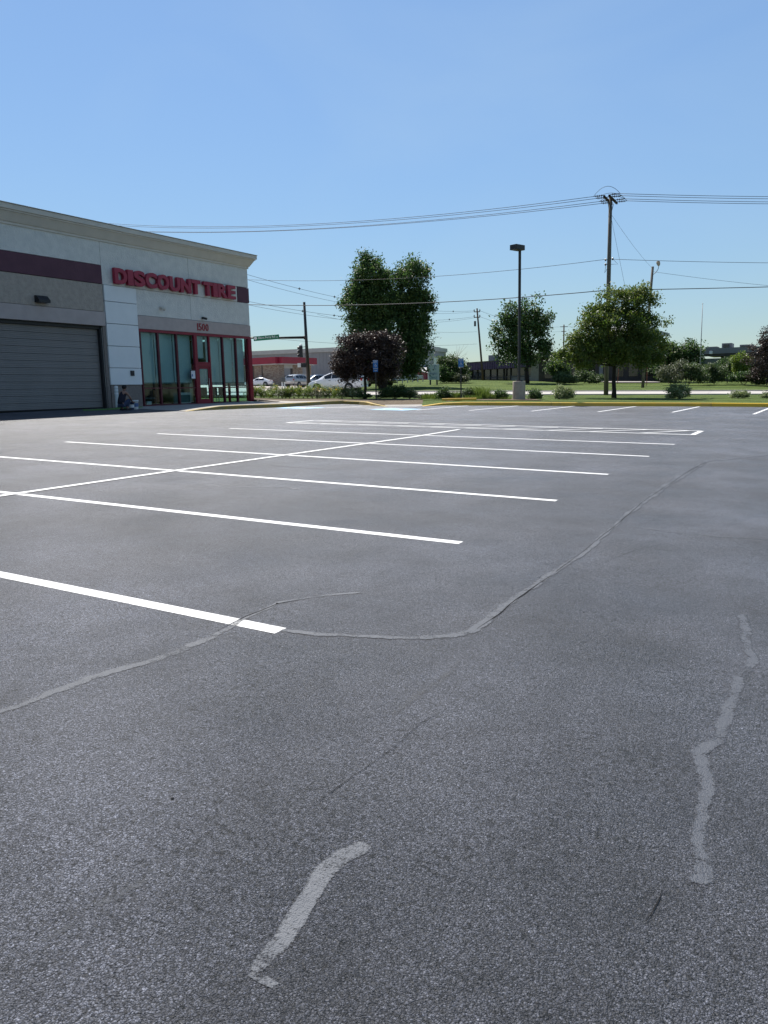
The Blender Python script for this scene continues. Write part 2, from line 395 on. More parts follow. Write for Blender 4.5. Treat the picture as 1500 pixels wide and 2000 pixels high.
def strip(name, pts, width, material, up=.002, parent=None, cols=3, jitter=0., step=.12):
    """thin ribbon following a line of points on the lot, with an edge attribute for fraying"""
    P = [np.array(p, float) for p in pts]; Q = []
    for a, b in zip(P[:-1], P[1:]):
        n = max(1, int(np.linalg.norm(b-a)/step)); Q += [a + (b-a)*i/n for i in range(n)]
    Q.append(P[-1]); V = []; E = []; F = []; nn = len(Q); ph = rng.uniform(0, 9)
    ws = width if hasattr(width, '__len__') else [width, width]
    jx = np.arange(nn)*step; jl = sum(a_*np.sin(jx*f_ + rng.uniform(0, 6.3)) for a_, f_ in ((1.2, 2.1), (.8, 5.3), (.5, 13.), (.35, 31.), (.25, 67.)))
    for i, q in enumerate(Q):
        t = _n(Q[min(i+1, nn-1)] - Q[max(i-1, 0)]); s = _n(np.cross(t, [0,0,1]))
        wd = np.interp(i/max(1, nn-1), np.linspace(0, 1, len(ws)), ws)
        if jitter: wd *= 1.4*(1 + .22*math.sin(i*step*7+ph)*math.sin(i*step*2.7+2*ph))
        c = q + s*jitter*.045*jl[i]
        for k in range(cols):
            a = -1 + 2*k/(cols-1); p = c + s*a*wd/2
            V.append((p[0], p[1], plane_z(p[0], p[1]) + up)); E.append(max(abs(a), 1 - min(i, nn-1-i)*step/(.35*max(wd, .02))) if jitter else abs(a))
    for i in range(nn-1):
        for k in range(cols-1):
            a = i*cols+k; F.append((a, a+1, a+cols+1, a+cols))
    o = MB().add(V, F).build(name, material, parent)
    at = o.data.attributes.new('edge', 'FLOAT', 'POINT'); at.data.foreach_set('value', E)
    return o
LOT['_o'] = [0., 0., 0.]
def ext(a, b, back=0., fwd=0.):
    t = _n(b-a); return [a - t*back, b + t*fwd]
LW = .115
c0, c1 = lot(0, 969.3), lot(897, 839.2)
stall = [((0,1122),(548,1232.5),9.8),((0,961),(900,1060.5),5.),((0,892.3),(1087,978),2.6),((128.3,863),(1188,926.7),0),((307,847),(1268,891.5),0),((448,836.8),(1317.6,868),0)]
for a, b, back in stall: strip('parking_line', ext(lot(*a), lot(*b), back), LW, MT['paint'], parent=LOT, cols=5)
strip('parking_line', [c0 + (c0-c1)*.32, lot(347.7,919), lot(555,889.5), lot(812,853), c1], LW, MT['paint'], up=.008, parent=LOT, cols=5)
HB = [lot(560,826), lot(1353,849.3), lot(1370,841.9), lot(614,821)]
for a, b in zip(HB, HB[1:]+HB[:1]): strip('hatch_border', [a, b], LW*1.15, MT['paint'], up=.004, parent=LOT, cols=5)
for a, b in [((575,826.6),(668,823.0)),((621,828.0),(736,825.2)),((691,830.2),(798,827.3)),((764,832.4),(868,829.2)),((831,834.4),(940,831.1)),((900,836.4),(1006,832.8)),((977,838.6),(1090,835.1)),((1063,841.1),(1177,837.2)),((1147,843.4),(1267,839.4)),((1250,846.4),(1350,841.4))]:
    strip('hatch_line', [lot(*a), lot(*b)], LW*.9, MT['paint'], up=.008, parent=LOT, cols=5)
for a, b in [((813.5,801),(914,792.3)),((916,801.8),(1012,792.6)),((1038,803),(1122,793.3)),((1168,804.3),(1242,793.7)),((1313,805.3),(1366,794.2)),((1472,809),(1507,795.4)),((713,799.2),(826,793.0)),((618,797.6),(727,792.0)),((1640,812),(1650,797.2))]:
    strip('parking_line', [lot(*a), lot(*b)], LW, MT['paint'], parent=LOT, cols=5)
for k in range(4):
    t = .1 + .23*k; a = lot(618,797.6)*(1-t) + lot(727,792)*t; t += .18; b = lot(713,799.2)*(1-t) + lot(826,793)*t
    strip('aisle_hatch', [a, b], LW, MT['paint'], up=.008, parent=LOT, cols=5)
def isc(o, ex, ey, ez, s, d, mb=None):
    """seated-figure symbol of size s drawn with raised shapes on plane (o, ex, ey)"""
    mb = mb or MB(); o, ex, ey, ez = [np.array(q, float) for q in (o, ex, ey, ez)]
    def stroke(pts, wd):
        for a, b in zip(pts[:-1], pts[1:]):
            a, b = np.array(a), np.array(b); t = (b-a)/np.linalg.norm(b-a); n = np.array([-t[1], t[0]])*wd/2
            mb.prism([tuple((q)*s) for q in (a-n-t*wd*.3, b-n+t*wd*.3, b+n+t*wd*.3, a+n-t*wd*.3)], o, ex, ey, ez, d)
    mb.prism([(s*(.46+.065*math.cos(2*math.pi*k/10)), s*(.88+.065*math.sin(2*math.pi*k/10))) for k in range(10)], o, ex, ey, ez, d)
    stroke([(.46,.78),(.48,.5),(.7,.5),(.82,.22),(.92,.25)], .085); stroke([(.47,.65),(.68,.65)], .065)
    arc = [(.47+.24*math.cos(a), .33+.24*math.sin(a)) for a in np.linspace(math.radians(120), math.radians(345), 10)]
    stroke(arc, .06); return mb
for (cxp, cyp) in ((773, 799.6), (586, 796.6)):
    c = lot(cxp, cyp); ex, ey = np.array([1., 0, GX]), np.array([0, 1., GY]); o = c + np.array([-.85, -.85, 0]); o[2] = plane_z(o[0], o[1]) + .004
    pad = MB().add([o, o+ex*1.7, o+ex*1.7+ey*1.7, o+ey*1.7], [(0,1,2,3)]).build('blue_stall_square', MT['bluepaint'], LOT)
    p2 = o + ex*.1 + ey*.1 + np.array([0, 0, .0045])
    isc(p2, ex, ey, np.array([0,0,1.]), 1.5, .002).build('seated_figure_marking', MT['paint'], pad)
# crack sealer and old coats
def pxs(L): return [lot(*q) for q in L]
S1 = [(-40,1408),(0,1392),(60,1370),(100,1352),(200,1318),(270,1298),(340,1275),(400,1247),(440,1226),(480,1205),(545,1178),(600,1170),(640,1163),(710,1157)]
S2 = [(545,1230),(620,1238),(700,1243),(800,1245),(880,1242),(915,1234),(940,1220),(970,1200),(1000,1175),(1040,1147),(1080,1120),(1110,1100),(1150,1070),(1200,1028),(1250,985),(1300,950),(1340,925),(1380,902),(1430,896),(1520,888)]
S3 = [(1455,1200),(1456,1250),(1460,1292),(1438,1325),(1430,1360),(1424,1400),(1405,1445),(1362,1470),(1372,1490),(1385,1520),(1378,1560),(1376,1620),(1388,1690),(1386,1735)]
S4 = [(724,1652),(700,1660),(670,1676),(640,1703),(617,1733),(600,1762),(576,1800),(550,1832),(522,1860),(500,1884),(487,1902)]
strip('crack_sealer_band', pxs(S1), [.055,.06,.06,.045,.035,.03], MT['sealant'], parent=LOT, cols=7, jitter=.25, step=.03)
strip('crack_sealer_band', pxs(S2), [.05,.07,.05,.06,.09,.12,.10,.09,.07], MT['sealant'], parent=LOT, cols=7, jitter=.22, step=.035, up=.0028)
strip('crack_sealer_band', pxs(S3), [.05,.06,.055,.06,.05,.055,.05,.06], MT['sealant'], parent=LOT, cols=7, jitter=.25, step=.025)
strip('grey_coat_smear', pxs(S4), [.042,.050,.052,.045,.050,.045,.032], MT['oldpaint'], parent=LOT, cols=7, jitter=.12, step=.02)
strip('grey_coat_smear', pxs([(482,1905),(510,1918),(540,1936)]), [.02,.026,.02], MT['oldpaint'], parent=LOT, cols=7, jitter=.1, step=.01)
MT['faint'] = film('faint_sealer', (.055, .06, .07), (.075, .08, .09), .7, .45, bump=1., spread=.8, soft=.3)
strip('crack_sealer_band', pxs([(60,1850),(110,1820),(160,1785)]), [.02,.04,.02], MT['faint'], parent=LOT, cols=7, jitter=.2, step=.02)
strip('grey_coat_smear', pxs([(382,946),(440,938)]), .05, MT['oldpaint'], parent=LOT, cols=5, jitter=.2)
strip('crack_sealer_band', pxs([(392,949),(480,951),(560,952),(585,957)]), .06, MT['sealant'], parent=LOT, cols=5, jitter=.2)
strip('crack_sealer_band', pxs([(900,1290),(860,1330),(800,1372),(760,1400)]), [.03,.06,.03], MT['faint'], parent=LOT, cols=7, jitter=.2, step=.03)
strip('crack_sealer_band', pxs([(300,1690),(240,1740),(180,1775)]), [.02,.05,.03], MT['faint'], parent=LOT, cols=7, jitter=.2, step=.02)
strip('crack_sealer_band', pxs([(1230,1030),(1330,1042),(1420,1050),(1520,1056)]), [.03,.06,.06], MT['faint'], parent=LOT, cols=7, jitter=.2, step=.05)
strip('crack_sealer_band', pxs([(520,909),(580,913),(640,918)]), [.03,.06,.03], MT['faint'], parent=LOT, cols=5, jitter=.1, step=.08)
def crack(L, wd): strip('crack', pxs(L), wd, MT['crack'], up=.0036, parent=LOT, cols=2, jitter=.06, step=.02)
crack([(425,1232),(480,1204),(545,1179),(575,1173),(610,1168)], [.002,.005,.004,.001])
crack([(930,1229),(975,1199),(1003,1176),(1040,1150),(1078,1123)], [.002,.005,.005,.002])
crack([(1085,1118),(1150,1069),(1205,1024),(1255,981),(1302,949),(1345,921),(1378,903)], [.002,.004,.005,.006,.006])
crack([(1292,1735),(1282,1760),(1268,1785),(1258,1800)], [.0008,.0028,.0008])
crack([(590,1592),(650,1545),(700,1512),(770,1462),(820,1415),(868,1388),(892,1368)], [.0006,.0016,.001,.0018,.0012,.0006])
crack([(1180,1100),(1240,1075),(1300,1062)], [.0008,.002,.0008])

MT['kerbwornshade'] = mat('worn_shaded_kerb_paint', (.40, .27, .05), (.30, .23, .10), 4., .7, bump=.5, bscale=40, bdist=.006)  # worn yellow, with the shade on the walk kerb darkened into the colour
MT['kerbsunlit'] = mat('sunlit_kerb_paint', (.86, .50, .02), (.80, .46, .03), 3., .5, bump=.4, bscale=40, bdist=.005)  # same kerb yellow, brightened to paint in the sun on the turned right end
# kerbs: a run of cast lengths
def kerb_run(name, pts, h=.165, wd=.17, ramp0=True, ramp1=False, parent=None, seg=3.0):
    P = [np.array(p) for p in pts]; Q = [P[0]]
    for a, b in zip(P[:-1], P[1:]):
        n = max(1, int(np.linalg.norm(b-a)/.8)); Q += [a + (b-a)*(i+1)/n for i in range(n)]
    N_ = len(Q); s = [0]
    for a, b in zip(Q[:-1], Q[1:]): s.append(s[-1] + np.linalg.norm(b-a))
    back = []; cur = []; last = 0
    def flush(cur, p):
        m_ = MT['kerbwornshade'] if name == 'walk' else (MT['kerbsunlit'] if cur[0][0][0] > -5.2 else MT['kerb'])
        V = []; F = []
        for (q, sd, hh) in cur:
            z = plane_z(q[0], q[1])
            prof = [(0, -.05), (.0, .0), (.025, hh*.85), (.05, hh), (wd, hh+.004), (wd, -.05)]
            for d, zz in prof: V.append((q[0]+sd[0]*d, q[1]+sd[1]*d, z+zz))
        n = 6
        for i in range(len(cur)-1):
            for k in range(n-1): a = i*n+k; F.append((a, a+1, a+n+1, a+n))
        F.append(tuple(range(n))); F.append(tuple(reversed(range((len(cur)-1)*n, len(cur)*n))))
        if len(cur) > 1: MB().add(V, F).build('kerb_length', m_, p)
    for i, q in enumerate(Q):
        t = _n(Q[min(i+1, N_-1)] - Q[max(i-1, 0)]); sd = np.array([-t[1], t[0], 0])   # to the left of travel
        hh = h
        if ramp0: hh *= min(1, .05 + s[i]/2.2)
        if ramp1: hh *= min(1, .05 + (s[-1]-s[i])/2.2)
        cur.append((q, sd, hh)); back.append((q + sd*wd, hh))
        if s[i] - last >= seg:
            flush(cur, parent); last = s[i]; cur = [(q + t*.012, sd, hh)]
    flush(cur, parent); return back
KB = thing('kerb', None, None, (0, 0, 0)); KB['kind'] = 'structure'
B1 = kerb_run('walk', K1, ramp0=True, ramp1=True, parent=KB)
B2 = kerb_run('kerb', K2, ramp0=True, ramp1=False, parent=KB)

# shop walk: from the wall to the kerb back
def sheet(name, A, B, zA, zB, material, n=4, kind='structure', up=0.):
    """quad sheet between two polylines of equal length; z given by functions"""
    V = []; F = []; m = len(A)
    for i in range(m):
        for k in range(n+1):
            t = k/n; p = A[i]*(1-t) + B[i]*t; z = zA(A[i])*(1-t) + zB(B[i])*t
            V.append((p[0], p[1], z + up))
    for i in range(m-1):
        for k in range(n): a = i*(n+1)+k; F.append((a, a+1, a+n+2, a+n+1))
    return tag(MB().add(V, F).build(name, material, smooth=True), kind=kind)
def resample(P, n):
    P = [np.array(p)[:2] for p in P]; s = np.concatenate([[0], np.cumsum([np.linalg.norm(b-a) for a, b in zip(P[:-1], P[1:])])])
    u = np.linspace(0, s[-1], n); return [np.array([np.interp(q, s, [p[0] for p in P]), np.interp(q, s, [p[1] for p in P])]) for q in u]
# walk outline: wall side / back side
wallside = [(WX+.01, 24.62), (WX+.01, 34.65)]
bk = [q for q, _ in B1]
back_walk = [np.array([WX+.01, 34.66]), lot(540, 788.8)[:2], lot(560, 788.5)[:2], lot(600, 788.0)[:2], lot(640, 787.5)[:2], lot(690, 788.4)[:2], lot(720, 790.5)[:2], lot(748, 793.4)[:2]]
kz = [q[:2] for q, _ in B1]; kh = [plane_z(q[0], q[1]) + hh + .002 for q, hh in B1]
inner = resample([np.array([WX+.01, 24.62]), np.array([WX+.01, 34.64])] + back_walk[1:], 40)
kpos = resample(kz, 40); kzz = np.interp(np.linspace(0, 1, 40), np.linspace(0, 1, len(kh)), kh)
V = []; F = []; nn_ = 6
for i in range(40):
    zi = max(plane_z(*inner[i]) + .006, .912) if inner[i][0] < WX+.5 else plane_z(*inner[i]) + .13*min(1, (39-i)/5 + .05)
    for k in range(nn_+1):
        t = k/nn_; p = inner[i]*(1-t) + kpos[i]*t; V.append((p[0], p[1], zi*(1-t) + kzz[i]*t))
for i in range(39):
    for k in range(nn_): a = i*(nn_+1)+k; F.append((a, a+1, a+nn_+2, a+nn_+1))
tag(MB().add(V, F).build('sidewalk', MT['concrete'], smooth=True), kind='structure')

# verge behind the kerb to the street, and the flower bed on the left
def zb(h): return lambda p: plane_z(p[0], p[1]) + h
kb2 = resample([q for q, _ in B2], 60)
def street_near(p):   # point on the near street edge in the same column
    c = np.array([p[0], p[1]]); v = c @ FW[:2]; s = (c @ RT[:2])/v; return FW[:2]*55 + RT[:2]*(s*55)
st2 = [street_near(p) for p in kb2]
kb_h = [(q[:2], hh) for q, hh in B2]
def vz(p): return plane_z(p[0], p[1]) + .002 + min(((q[0]-p[0])**2 + (q[1]-p[1])**2, hh) for q, hh in kb_h)[1]*.9
sheet('verge', kb2, st2, vz, lambda p: ground(p[0], p[1]) + .03, MT['lawn'], 6)
# left bed: sidewalk back to street
bl = resample([np.array([WX-.2, 34.8])] + back_walk[1:] + [lot(826, 791.6)[:2]], 40)
sl_ = [street_near(p) for p in bl]
sheet('planting_bed', bl, [p*.55 + q*.45 for p, q in zip(bl, sl_)], lambda p: plane_z(p[0], p[1]) + .008 + .11*min(1, max(0, (-19.2 - p[0])/1.5)), lambda p: ground(p[0], p[1]) + .06, MT['mulch'], 4)
rq = resample([K1[-1], K2[0]], 8)
sheet('kerb_ramp', rq, [p + FW[:2]*1.0 for p in rq], zb(.005), zb(.05), MT['concrete'], 3)
sheet('verge_grass', [p*.55 + q*.45 for p, q in zip(bl, sl_)], sl_, lambda p: ground(p[0], p[1]) + .06, lambda p: ground(p[0], p[1]) + .03, MT['lawn'], 4)
# mulch under the kerbside shrubs
mu = resample([lot(840, 790)[:2], lot(905, 787)[:2], lot(1000, 787.3)[:2], lot(1060, 787.6)[:2]], 16)
sheet('mulch_strip', mu[3:], [p + FW[:2]*3.2 for p in mu[3:]], lambda p: vz(p) + .006, lambda p: plane_z(p[0], p[1]) + .15, MT['mulch'], 3)
# street
us = np.linspace(-1.4, 2.2, 60)
A = [FW[:2]*55 + RT[:2]*(u*55) for u in us]; B = [FW[:2]*66.5 + RT[:2]*(u*66.5) for u in us]
ST = sheet('street', A, B, lambda p: ground(p[0], p[1]) + .012, lambda p: ground(p[0], p[1]) + .012, MT['street'], 6)
for off, nm in ((55., 'near'), (66.5, 'far')):
    mb = MB(); V = []; F = []
    for u in us:
        for dv, dz in ((-.12, .0), (-.12, .10), (.12, .10), (.12, .0)):
            p = FW[:2]*(off+dv) + RT[:2]*(u*off); V.append((p[0], p[1], ground(p[0], p[1]) + dz))
    for i in range(len(us)-1):
        for k in range(3): a = i*4+k; F.append((a, a+1, a+5, a+4))
    ST['_o'] = [0, 0, 0]; mb.add(V, F).build('street_kerb', MT['street'], ST)
# forecourt on the far left
def patch(name, pts, material, up, n=14):
    """four corners (px, v) in the order near-left, near-right, far-right, far-left"""
    V = []; F = []
    q = [gv(*p)[:2] for p in pts]
    for i in range(n+1):
        for k in range(n+1):
            a, b = i/n, k/n; p = (q[0]*(1-a) + q[1]*a)*(1-b) + (q[3]*(1-a) + q[2]*a)*b
            V.append((p[0], p[1], ground(p[0], p[1]) + up))
    for i in range(n):
        for k in range(n): a = i*(n+1)+k; F.append((a, a+1, a+n+2, a+n+1))
    return tag(MB().add(V, F).build(name, material, smooth=True), kind='structure')
patch('forecourt', [(330,100),(690,100),(690,230),(330,230)], MT['drive'], .02)
patch('driveway', [(380,66.6),(515,66.6),(585,101),(300,101)], MT['drive'], .05)
patch('footpath', [(596,90),(612,89),(640,99.5),(560,99.5)], MT['concrete'], .03)
patch('dental_drive', [(1190,96),(1290,96),(1280,101),(1170,101)], MT['concrete'], .03)

# ------------------------------------------------------------------ lettering
def glyph(body, bold=0., depth=.02, bevel=0.):
    cu = bpy.data.curves.new('t', 'FONT'); cu.body = body; cu.size = 1; cu.offset = bold; cu.extrude = depth; cu.resolution_u = 5; cu.bevel_depth = bevel
    ob = bpy.data.objects.new('t', cu); COL.objects.link(ob)
    bpy.context.view_layer.update()
    me = bpy.data.meshes.new_from_object(ob.evaluated_get(bpy.context.evaluated_depsgraph_get()))
    V = np.array([v.co[:] for v in me.vertices]); F = [tuple(p.vertices) for p in me.polygons]
    bpy.data.objects.remove(ob); bpy.data.curves.remove(cu); bpy.data.meshes.remove(me)
    return V, F
def put_text(name, body, material, parent, o, ex, ey, ez, width, height, depth, bold=0., each=None):
    """text filling width x height with its lower left corner at o"""
    V, F = glyph(body, bold, .5); lo, hi = V.min(0), V.max(0)
    V = (V - lo)/(hi - lo); o, ex, ey, ez = [np.array(q, float) for q in (o, ex, ey, ez)]
    W = o + V[:, :1]*width*ex + V[:, 1:2]*height*ey + V[:, 2:3]*depth*ez
    return MB().add(W, F).build(name, material, parent)

# ------------------------------------------------------------------ the tyre shop
MT['plaster'] = mat('pale_split_face_block', (.68, .675, .64), (.60, .60, .575), 3, .9, bump=.7, bscale=14, bdist=.035, spec=.2)
MT['smooth'] = mat('pale_smooth_panel', (.78, .80, .80), (.74, .765, .765), 1.5, .75, bump=.15, bscale=60, bdist=.003, spec=.25)
MT['tan'] = mat('tan_split_face_block', (.42, .365, .315), (.35, .305, .265), 5, .9, bump=.8, bscale=14, bdist=.035, spec=.2)
MT['mauve'] = mat('taupe_band', (.46, .395, .375), (.42, .36, .34), 3, .85, bump=.3, bscale=40, bdist=.004, spec=.2)
MT['maroon'] = mat('maroon_stripe_paint', (.115, .052, .072), (.10, .046, .064), 2, .7, bump=.5, bscale=18, bdist=.015, spec=.25)
MT['cornice'] = mat('cornice_stucco', (.62, .58, .515), (.57, .535, .475), 2, .85, bump=.2, bscale=50, bdist=.004, spec=.2)
MT['coping'] = mat('metal_coping', (.36, .34, .31), (.32, .30, .28), 1, .5, metal=.2)
MT['joint'] = mat('dark_joint_filler', .10, .12, 8, .95, spec=.1)  # dark core colour showing in the gaps between wall panels
MT['redmetal'] = mat('crimson_frame_paint', (.235, .011, .028), (.20, .010, .025), 1.5, .45, spec=.4)
MT['darkred'] = mat('dark_mullion_paint', (.10, .012, .022), (.085, .011, .02), 1.5, .45, spec=.4)
MT['letter'] = mat('crimson_sign_face', (.33, .017, .050), (.28, .015, .044), 3, .42, spec=.4)
MT['number'] = mat('red_number', (.34, .02, .03), (.30, .02, .03), 3, .5)
MT['rolldoor'] = mat('slate_door_steel', (.235, .220, .210), (.215, .202, .193), 1.2, .6, spec=.3, metal=.1)
MT['black'] = mat('black_metal', (.014, .015, .018), (.022, .022, .025), 5, .5)
MT['rubber'] = mat('dark_rubber', (.018, .019, .02), (.028, .028, .03), 12, .85)
MT['glass'] = glass('green_tinted_glass', (.80, .91, .91), .022)
MT['blind'] = mat('pale_roller_blind', (.56, .60, .59), (.50, .54, .53), .8, .9, spec=.1)
MT['hem'] = mat('blind_hem_bar', (.10, .16, .16), (.08, .13, .13), 2, .6)
MT['dark'] = mat('dark_interior_paint', (.035, .035, .04), (.05, .05, .055), 2, .9)
MT['midgrey'] = mat('interior_grey', (.15, .15, .15), (.11, .11, .12), 2, .8)
MT['white'] = mat('white_enamel', (.72, .72, .70), (.66, .66, .65), 4, .5)
MT['paper'] = mat('printed_paper', (.74, .76, .78), (.66, .68, .72), 30, .6)
MT['inkblue'] = mat('printed_blue', (.08, .14, .30), (.10, .18, .34), 30, .6)
MT['steel'] = mat('brushed_steel', (.42, .42, .42), (.34, .34, .35), 8, .35, metal=.8)
MT['basebrick'] = mat('taupe_base_block', (.235, .205, .185), (.19, .165, .15), 9, .9, bump=.8, bscale=22, bdist=.02, spec=.2)

FZ = .915; YC = 34.58; YL = 4.0; XB = -52.
SH = thing('tire_shop', 'pale block tire shop with maroon stripe, red letters and grey bay door', 'building', (WX, 26., FZ))
def W_(name, y0, y1, z0, z1, m, proud=.0, thick=.12, parent=None, bev=.012, g=.008):
    return MB().box((WX-thick, y0+g, z0+g), (WX+proud, y1-g, z1-g), bev).build(name, m, parent or SH)
# core behind the cladding, roof and remaining walls
DX0, DX1 = 18.2, 24.36                            # bay door opening along y
DZ = 4.57
core = MB()
core.box((WX-.5, YL, DZ), (WX-.125, YC-.01, 8.2)); core.box((WX-.5, YL, -1.2), (WX-.125, DX0-.02, DZ)); core.box((WX-.5, 24.50, -1.2), (WX-.125, 26.40, DZ))
core.build('core_wall', MT['joint'], SH)
MB().box((XB, YL, -1.2), (WX-.5, YL+.3, 8.2)).build('side_wall', MT['plaster'], SH)
MB().box((XB, YL, -1.2), (XB+.3, YC-.12, 8.2)).build('rear_wall', MT['plaster'], SH)
MB().box((XB+.3, YL+.3, 7.6), (WX-.5, YC-.5, 7.75)).build('roof', MT['coping'], SH)
# end wall with a glazed bay beside the corner
XG = -33.4
ew = MB(); ew.box((XB, YC-.4, -1.2), (XG, YC-.0, 8.2)); ew.box((XG, YC-.4, DZ), (WX-.13, YC-.0, 8.2)); ew.build('end_wall', MT['plaster'], SH)
# upper panels left of the pilaster and above the bay door
for y0, y1 in ((YL, 14.4), (14.4, 24.5)):
    W_('upper_block_panel', y0, y1, 7.24, 8.30, MT['plaster'], 0.)
    W_('maroon_stripe', y0, y1, 6.42, 7.24, MT['maroon'], .03)
    W_('lower_block_panel', y0, y1, 5.20, 6.42, MT['tan'], 0.)
    W_('taupe_band', y0, y1, DZ, 5.20, MT['mauve'], .035)
W_('wall_panel', YL, DX0-.12, FZ-1.0, DZ, MT['tan'], 0.)
W_('upper_block_panel', 24.5, 29.96, 6.41, 8.30, MT['plaster'], .0)
W_('upper_block_panel', 29.96, YC, 7.24, 8.30, MT['plaster'], .0)
W_('sign_backing_panel', 29.96, 33.63, 6.41, 7.24, MT['plaster'], .0)
W_('maroon_square', 33.63, YC+.02, 6.41, 7.23, MT['maroon'], .03)
W_('lower_block_panel', 26.40, 29.98, 5.20, 6.41, MT['plaster'], .0)
W_('lower_block_panel', 29.98, YC, 5.20, 6.41, MT['plaster'], .0)
W_('taupe_band', 26.40, YC, DZ, 5.20, MT['mauve'], .035)
for z0, z1 in ((5.69, 6.41), (4.705, 5.69), (3.705, 4.705), (2.715, 3.705), (1.935, 2.715)):
    W_('pilaster_panel', 24.53, 26.40, z0, z1, MT['smooth'], .05, thick=.1, g=.011)
W_('pilaster_base', 24.56, 26.40, FZ-.3, 1.935, MT['basebrick'], .0)
# cornice profile swept along the front and round the corner
prof = [(.0, 8.27), (.05, 8.27), (.05, 8.36), (.09, 8.38), (.30, 8.72), (.34, 8.72), (.34, 8.77), (.40, 8.79), (.40, 8.98), (-.35, 8.98), (-.35, 8.27)]
V = []; F = []; n = len(prof)
for d, z in prof: V.append((WX+d, YL-d, z))
for d, z in prof: V.append((WX+d, YC+d, z))
for d, z in prof: V.append((XB-d, YC+d, z))
for d, z in prof: V.append((XB-d, YL-d, z))
for s_ in range(4):
    for i in range(n): F.append((s_*n+i, s_*n+(i+1)%n, ((s_+1)%4)*n+(i+1)%n, ((s_+1)%4)*n+i))
MB().add(V, F).build('cornice', MT['cornice'], SH)
MB().box((WX-.30, YL-.36, 8.984), (WX+.43, YC+.43, 9.02), .01).build('coping', MT['coping'], SH)
# bay door: sections with pressed ribs
DR = MB().box((WX-.40, DX0, FZ-.02), (WX-.36, DX1, DZ)).build('bay_door', MT['rolldoor'], SH)
ns = 12; sh = (4.44-FZ)/ns
for k in range(ns):
    z0 = FZ + k*sh; mb = MB(); q = sh - .004
    ys = [DX0+.03, DX1-.10]; pr = []
    for j in range(4):
        a = z0 + q*j/4; b = z0 + q*(j+1)/4
        pr += [(-.2995, a+.004), (-.294, a+.014), (-.294, b-.014), (-.2995, b-.004)]
    pr = [(-.355, z0)] + pr + [(-.355, z0+q)]
    mb.prism([(x, z) for x, z in pr], (WX, ys[0], 0), (1,0,0), (0,0,1), (0,1,0), ys[1]-ys[0]); mb.build('door_section', MT['rolldoor'], DR)
W_('door_head', DX0-.1, DX1+.06, 4.43, DZ, MT['black'], -.16, thick=.4, g=0)
MB().box((WX-.28, DX1-.10, FZ), (WX-.12, DX1, 4.44)).build('door_seal', MT['black'], SH)
MB().box((WX-.12, DX1-.03, FZ), (WX-.07, DX1+.015, 4.5), .006).build('door_track', MT['steel'], SH)
MB().box((WX-.4, DX1, FZ-.3), (WX-.02, 24.53, DZ)).build('door_jamb', MT['basebrick'], SH)
MB().box((WX-.4, DX0-.12, FZ-.3), (WX-.02, DX0, DZ)).build('door_jamb', MT['basebrick'], SH)
MB().box((WX-.36, DX0, FZ-.012), (WX-.27, DX1-.1, FZ+.03)).build('bottom_seal', MT['rubber'], DR)
# storefront
SF = MB().box((WX-.10, 26.43, 4.44), (WX+.03, YC-.01, DZ-.004)).build('storefront', MT['redmetal'], SH)
mull = [26.47, 27.59, 28.82, 30.13, 31.17, 32.205, 33.27, 34.30]
def bar(y, wd, z0, z1, m, name='mullion', proud=.05):
    MB().box((WX-.09, y-wd/2, z0), (WX+proud, y+wd/2, z1), .006).build(name, m, SF)
for i, y in enumerate(mull):
    if i == 3: bar(y, .21, FZ-.02, 4.44, MT['redmetal'], 'door_post', .07)
    elif i == 4: bar(y-.01, .09, FZ-.02, 4.44, MT['redmetal'], 'door_post', .05)
    elif i == 7: bar(y+.14, .27, FZ-.05, 4.44, MT['redmetal'], 'corner_post', .06)
    elif i == 0: bar(y, .07, FZ-.02, 4.44, MT['darkred'])
    else: bar(y, .10, FZ-.02, 4.44, MT['darkred'])
bays = [(mull[i]+.055, mull[i+1]-.055) for i in range(7)]; bays[2] = (bays[2][0], mull[3]-.11); bays[3] = (mull[3]+.11, mull[4]-.06); bays[6] = (bays[6][0], mull[7])
for i, (a, b) in enumerate(bays):
    if i == 3: continue
    MB().box((WX-.08, a, 1.74), (WX+.03, b, 1.80)).build('transom_bar', MT['darkred'], SF)
    MB().box((WX-.09, a, FZ-.02), (WX+.03, b, FZ+.07)).build('sill', MT['darkred'], SF)
    for z0, z1 in ((1.80, 4.44), (FZ+.07, 1.74)):
        MB().box((WX-.035, a, z0), (WX-.025, b, z1)).build('pane', MT['glass'], SF)
    bl_ = MB().box((WX-.30, a-.03, 2.03), (WX-.285, b+.03-(0 if i < 6 else .12), 4.43)).build('blind', MT['blind'], SF)
    MB().box((WX-.31, a-.03, 1.99), (WX-.275, b+.03-(0 if i < 6 else .12), 2.05), .008).build('blind_hem', MT['hem'], bl_)
a, b = bays[3]
MB().box((WX-.09, a, 2.86), (WX+.055, b, 3.09), .006).build('door_header', MT['redmetal'], SF)
MB().box((WX-.035, a, 3.09), (WX-.025, b, 4.44)).build('pane', MT['glass'], SF)
bl_ = MB().box((WX-.30, a-.03, 3.30), (WX-.285, b-.10, 4.43)).build('blind', MT['blind'], SF)
MB().box((WX-.31, a-.03, 3.27), (WX-.275, b-.10, 3.32), .008).build('blind_hem', MT['hem'], bl_)
GD = MB().box((WX-.05, a+.005, FZ+.01), (WX+.02, a+.115, 2.86), .006)
GD.box((WX-.05, b-.115, FZ+.01), (WX+.02, b-.005, 2.86), .006); GD.box((WX-.05, a+.115, 2.74), (WX+.02, b-.115, 2.855), .006); GD.box((WX-.05, a+.115, FZ+.01), (WX+.02, b-.115, 1.19), .006)
GD = GD.build('glass_door', MT['redmetal'], SH)
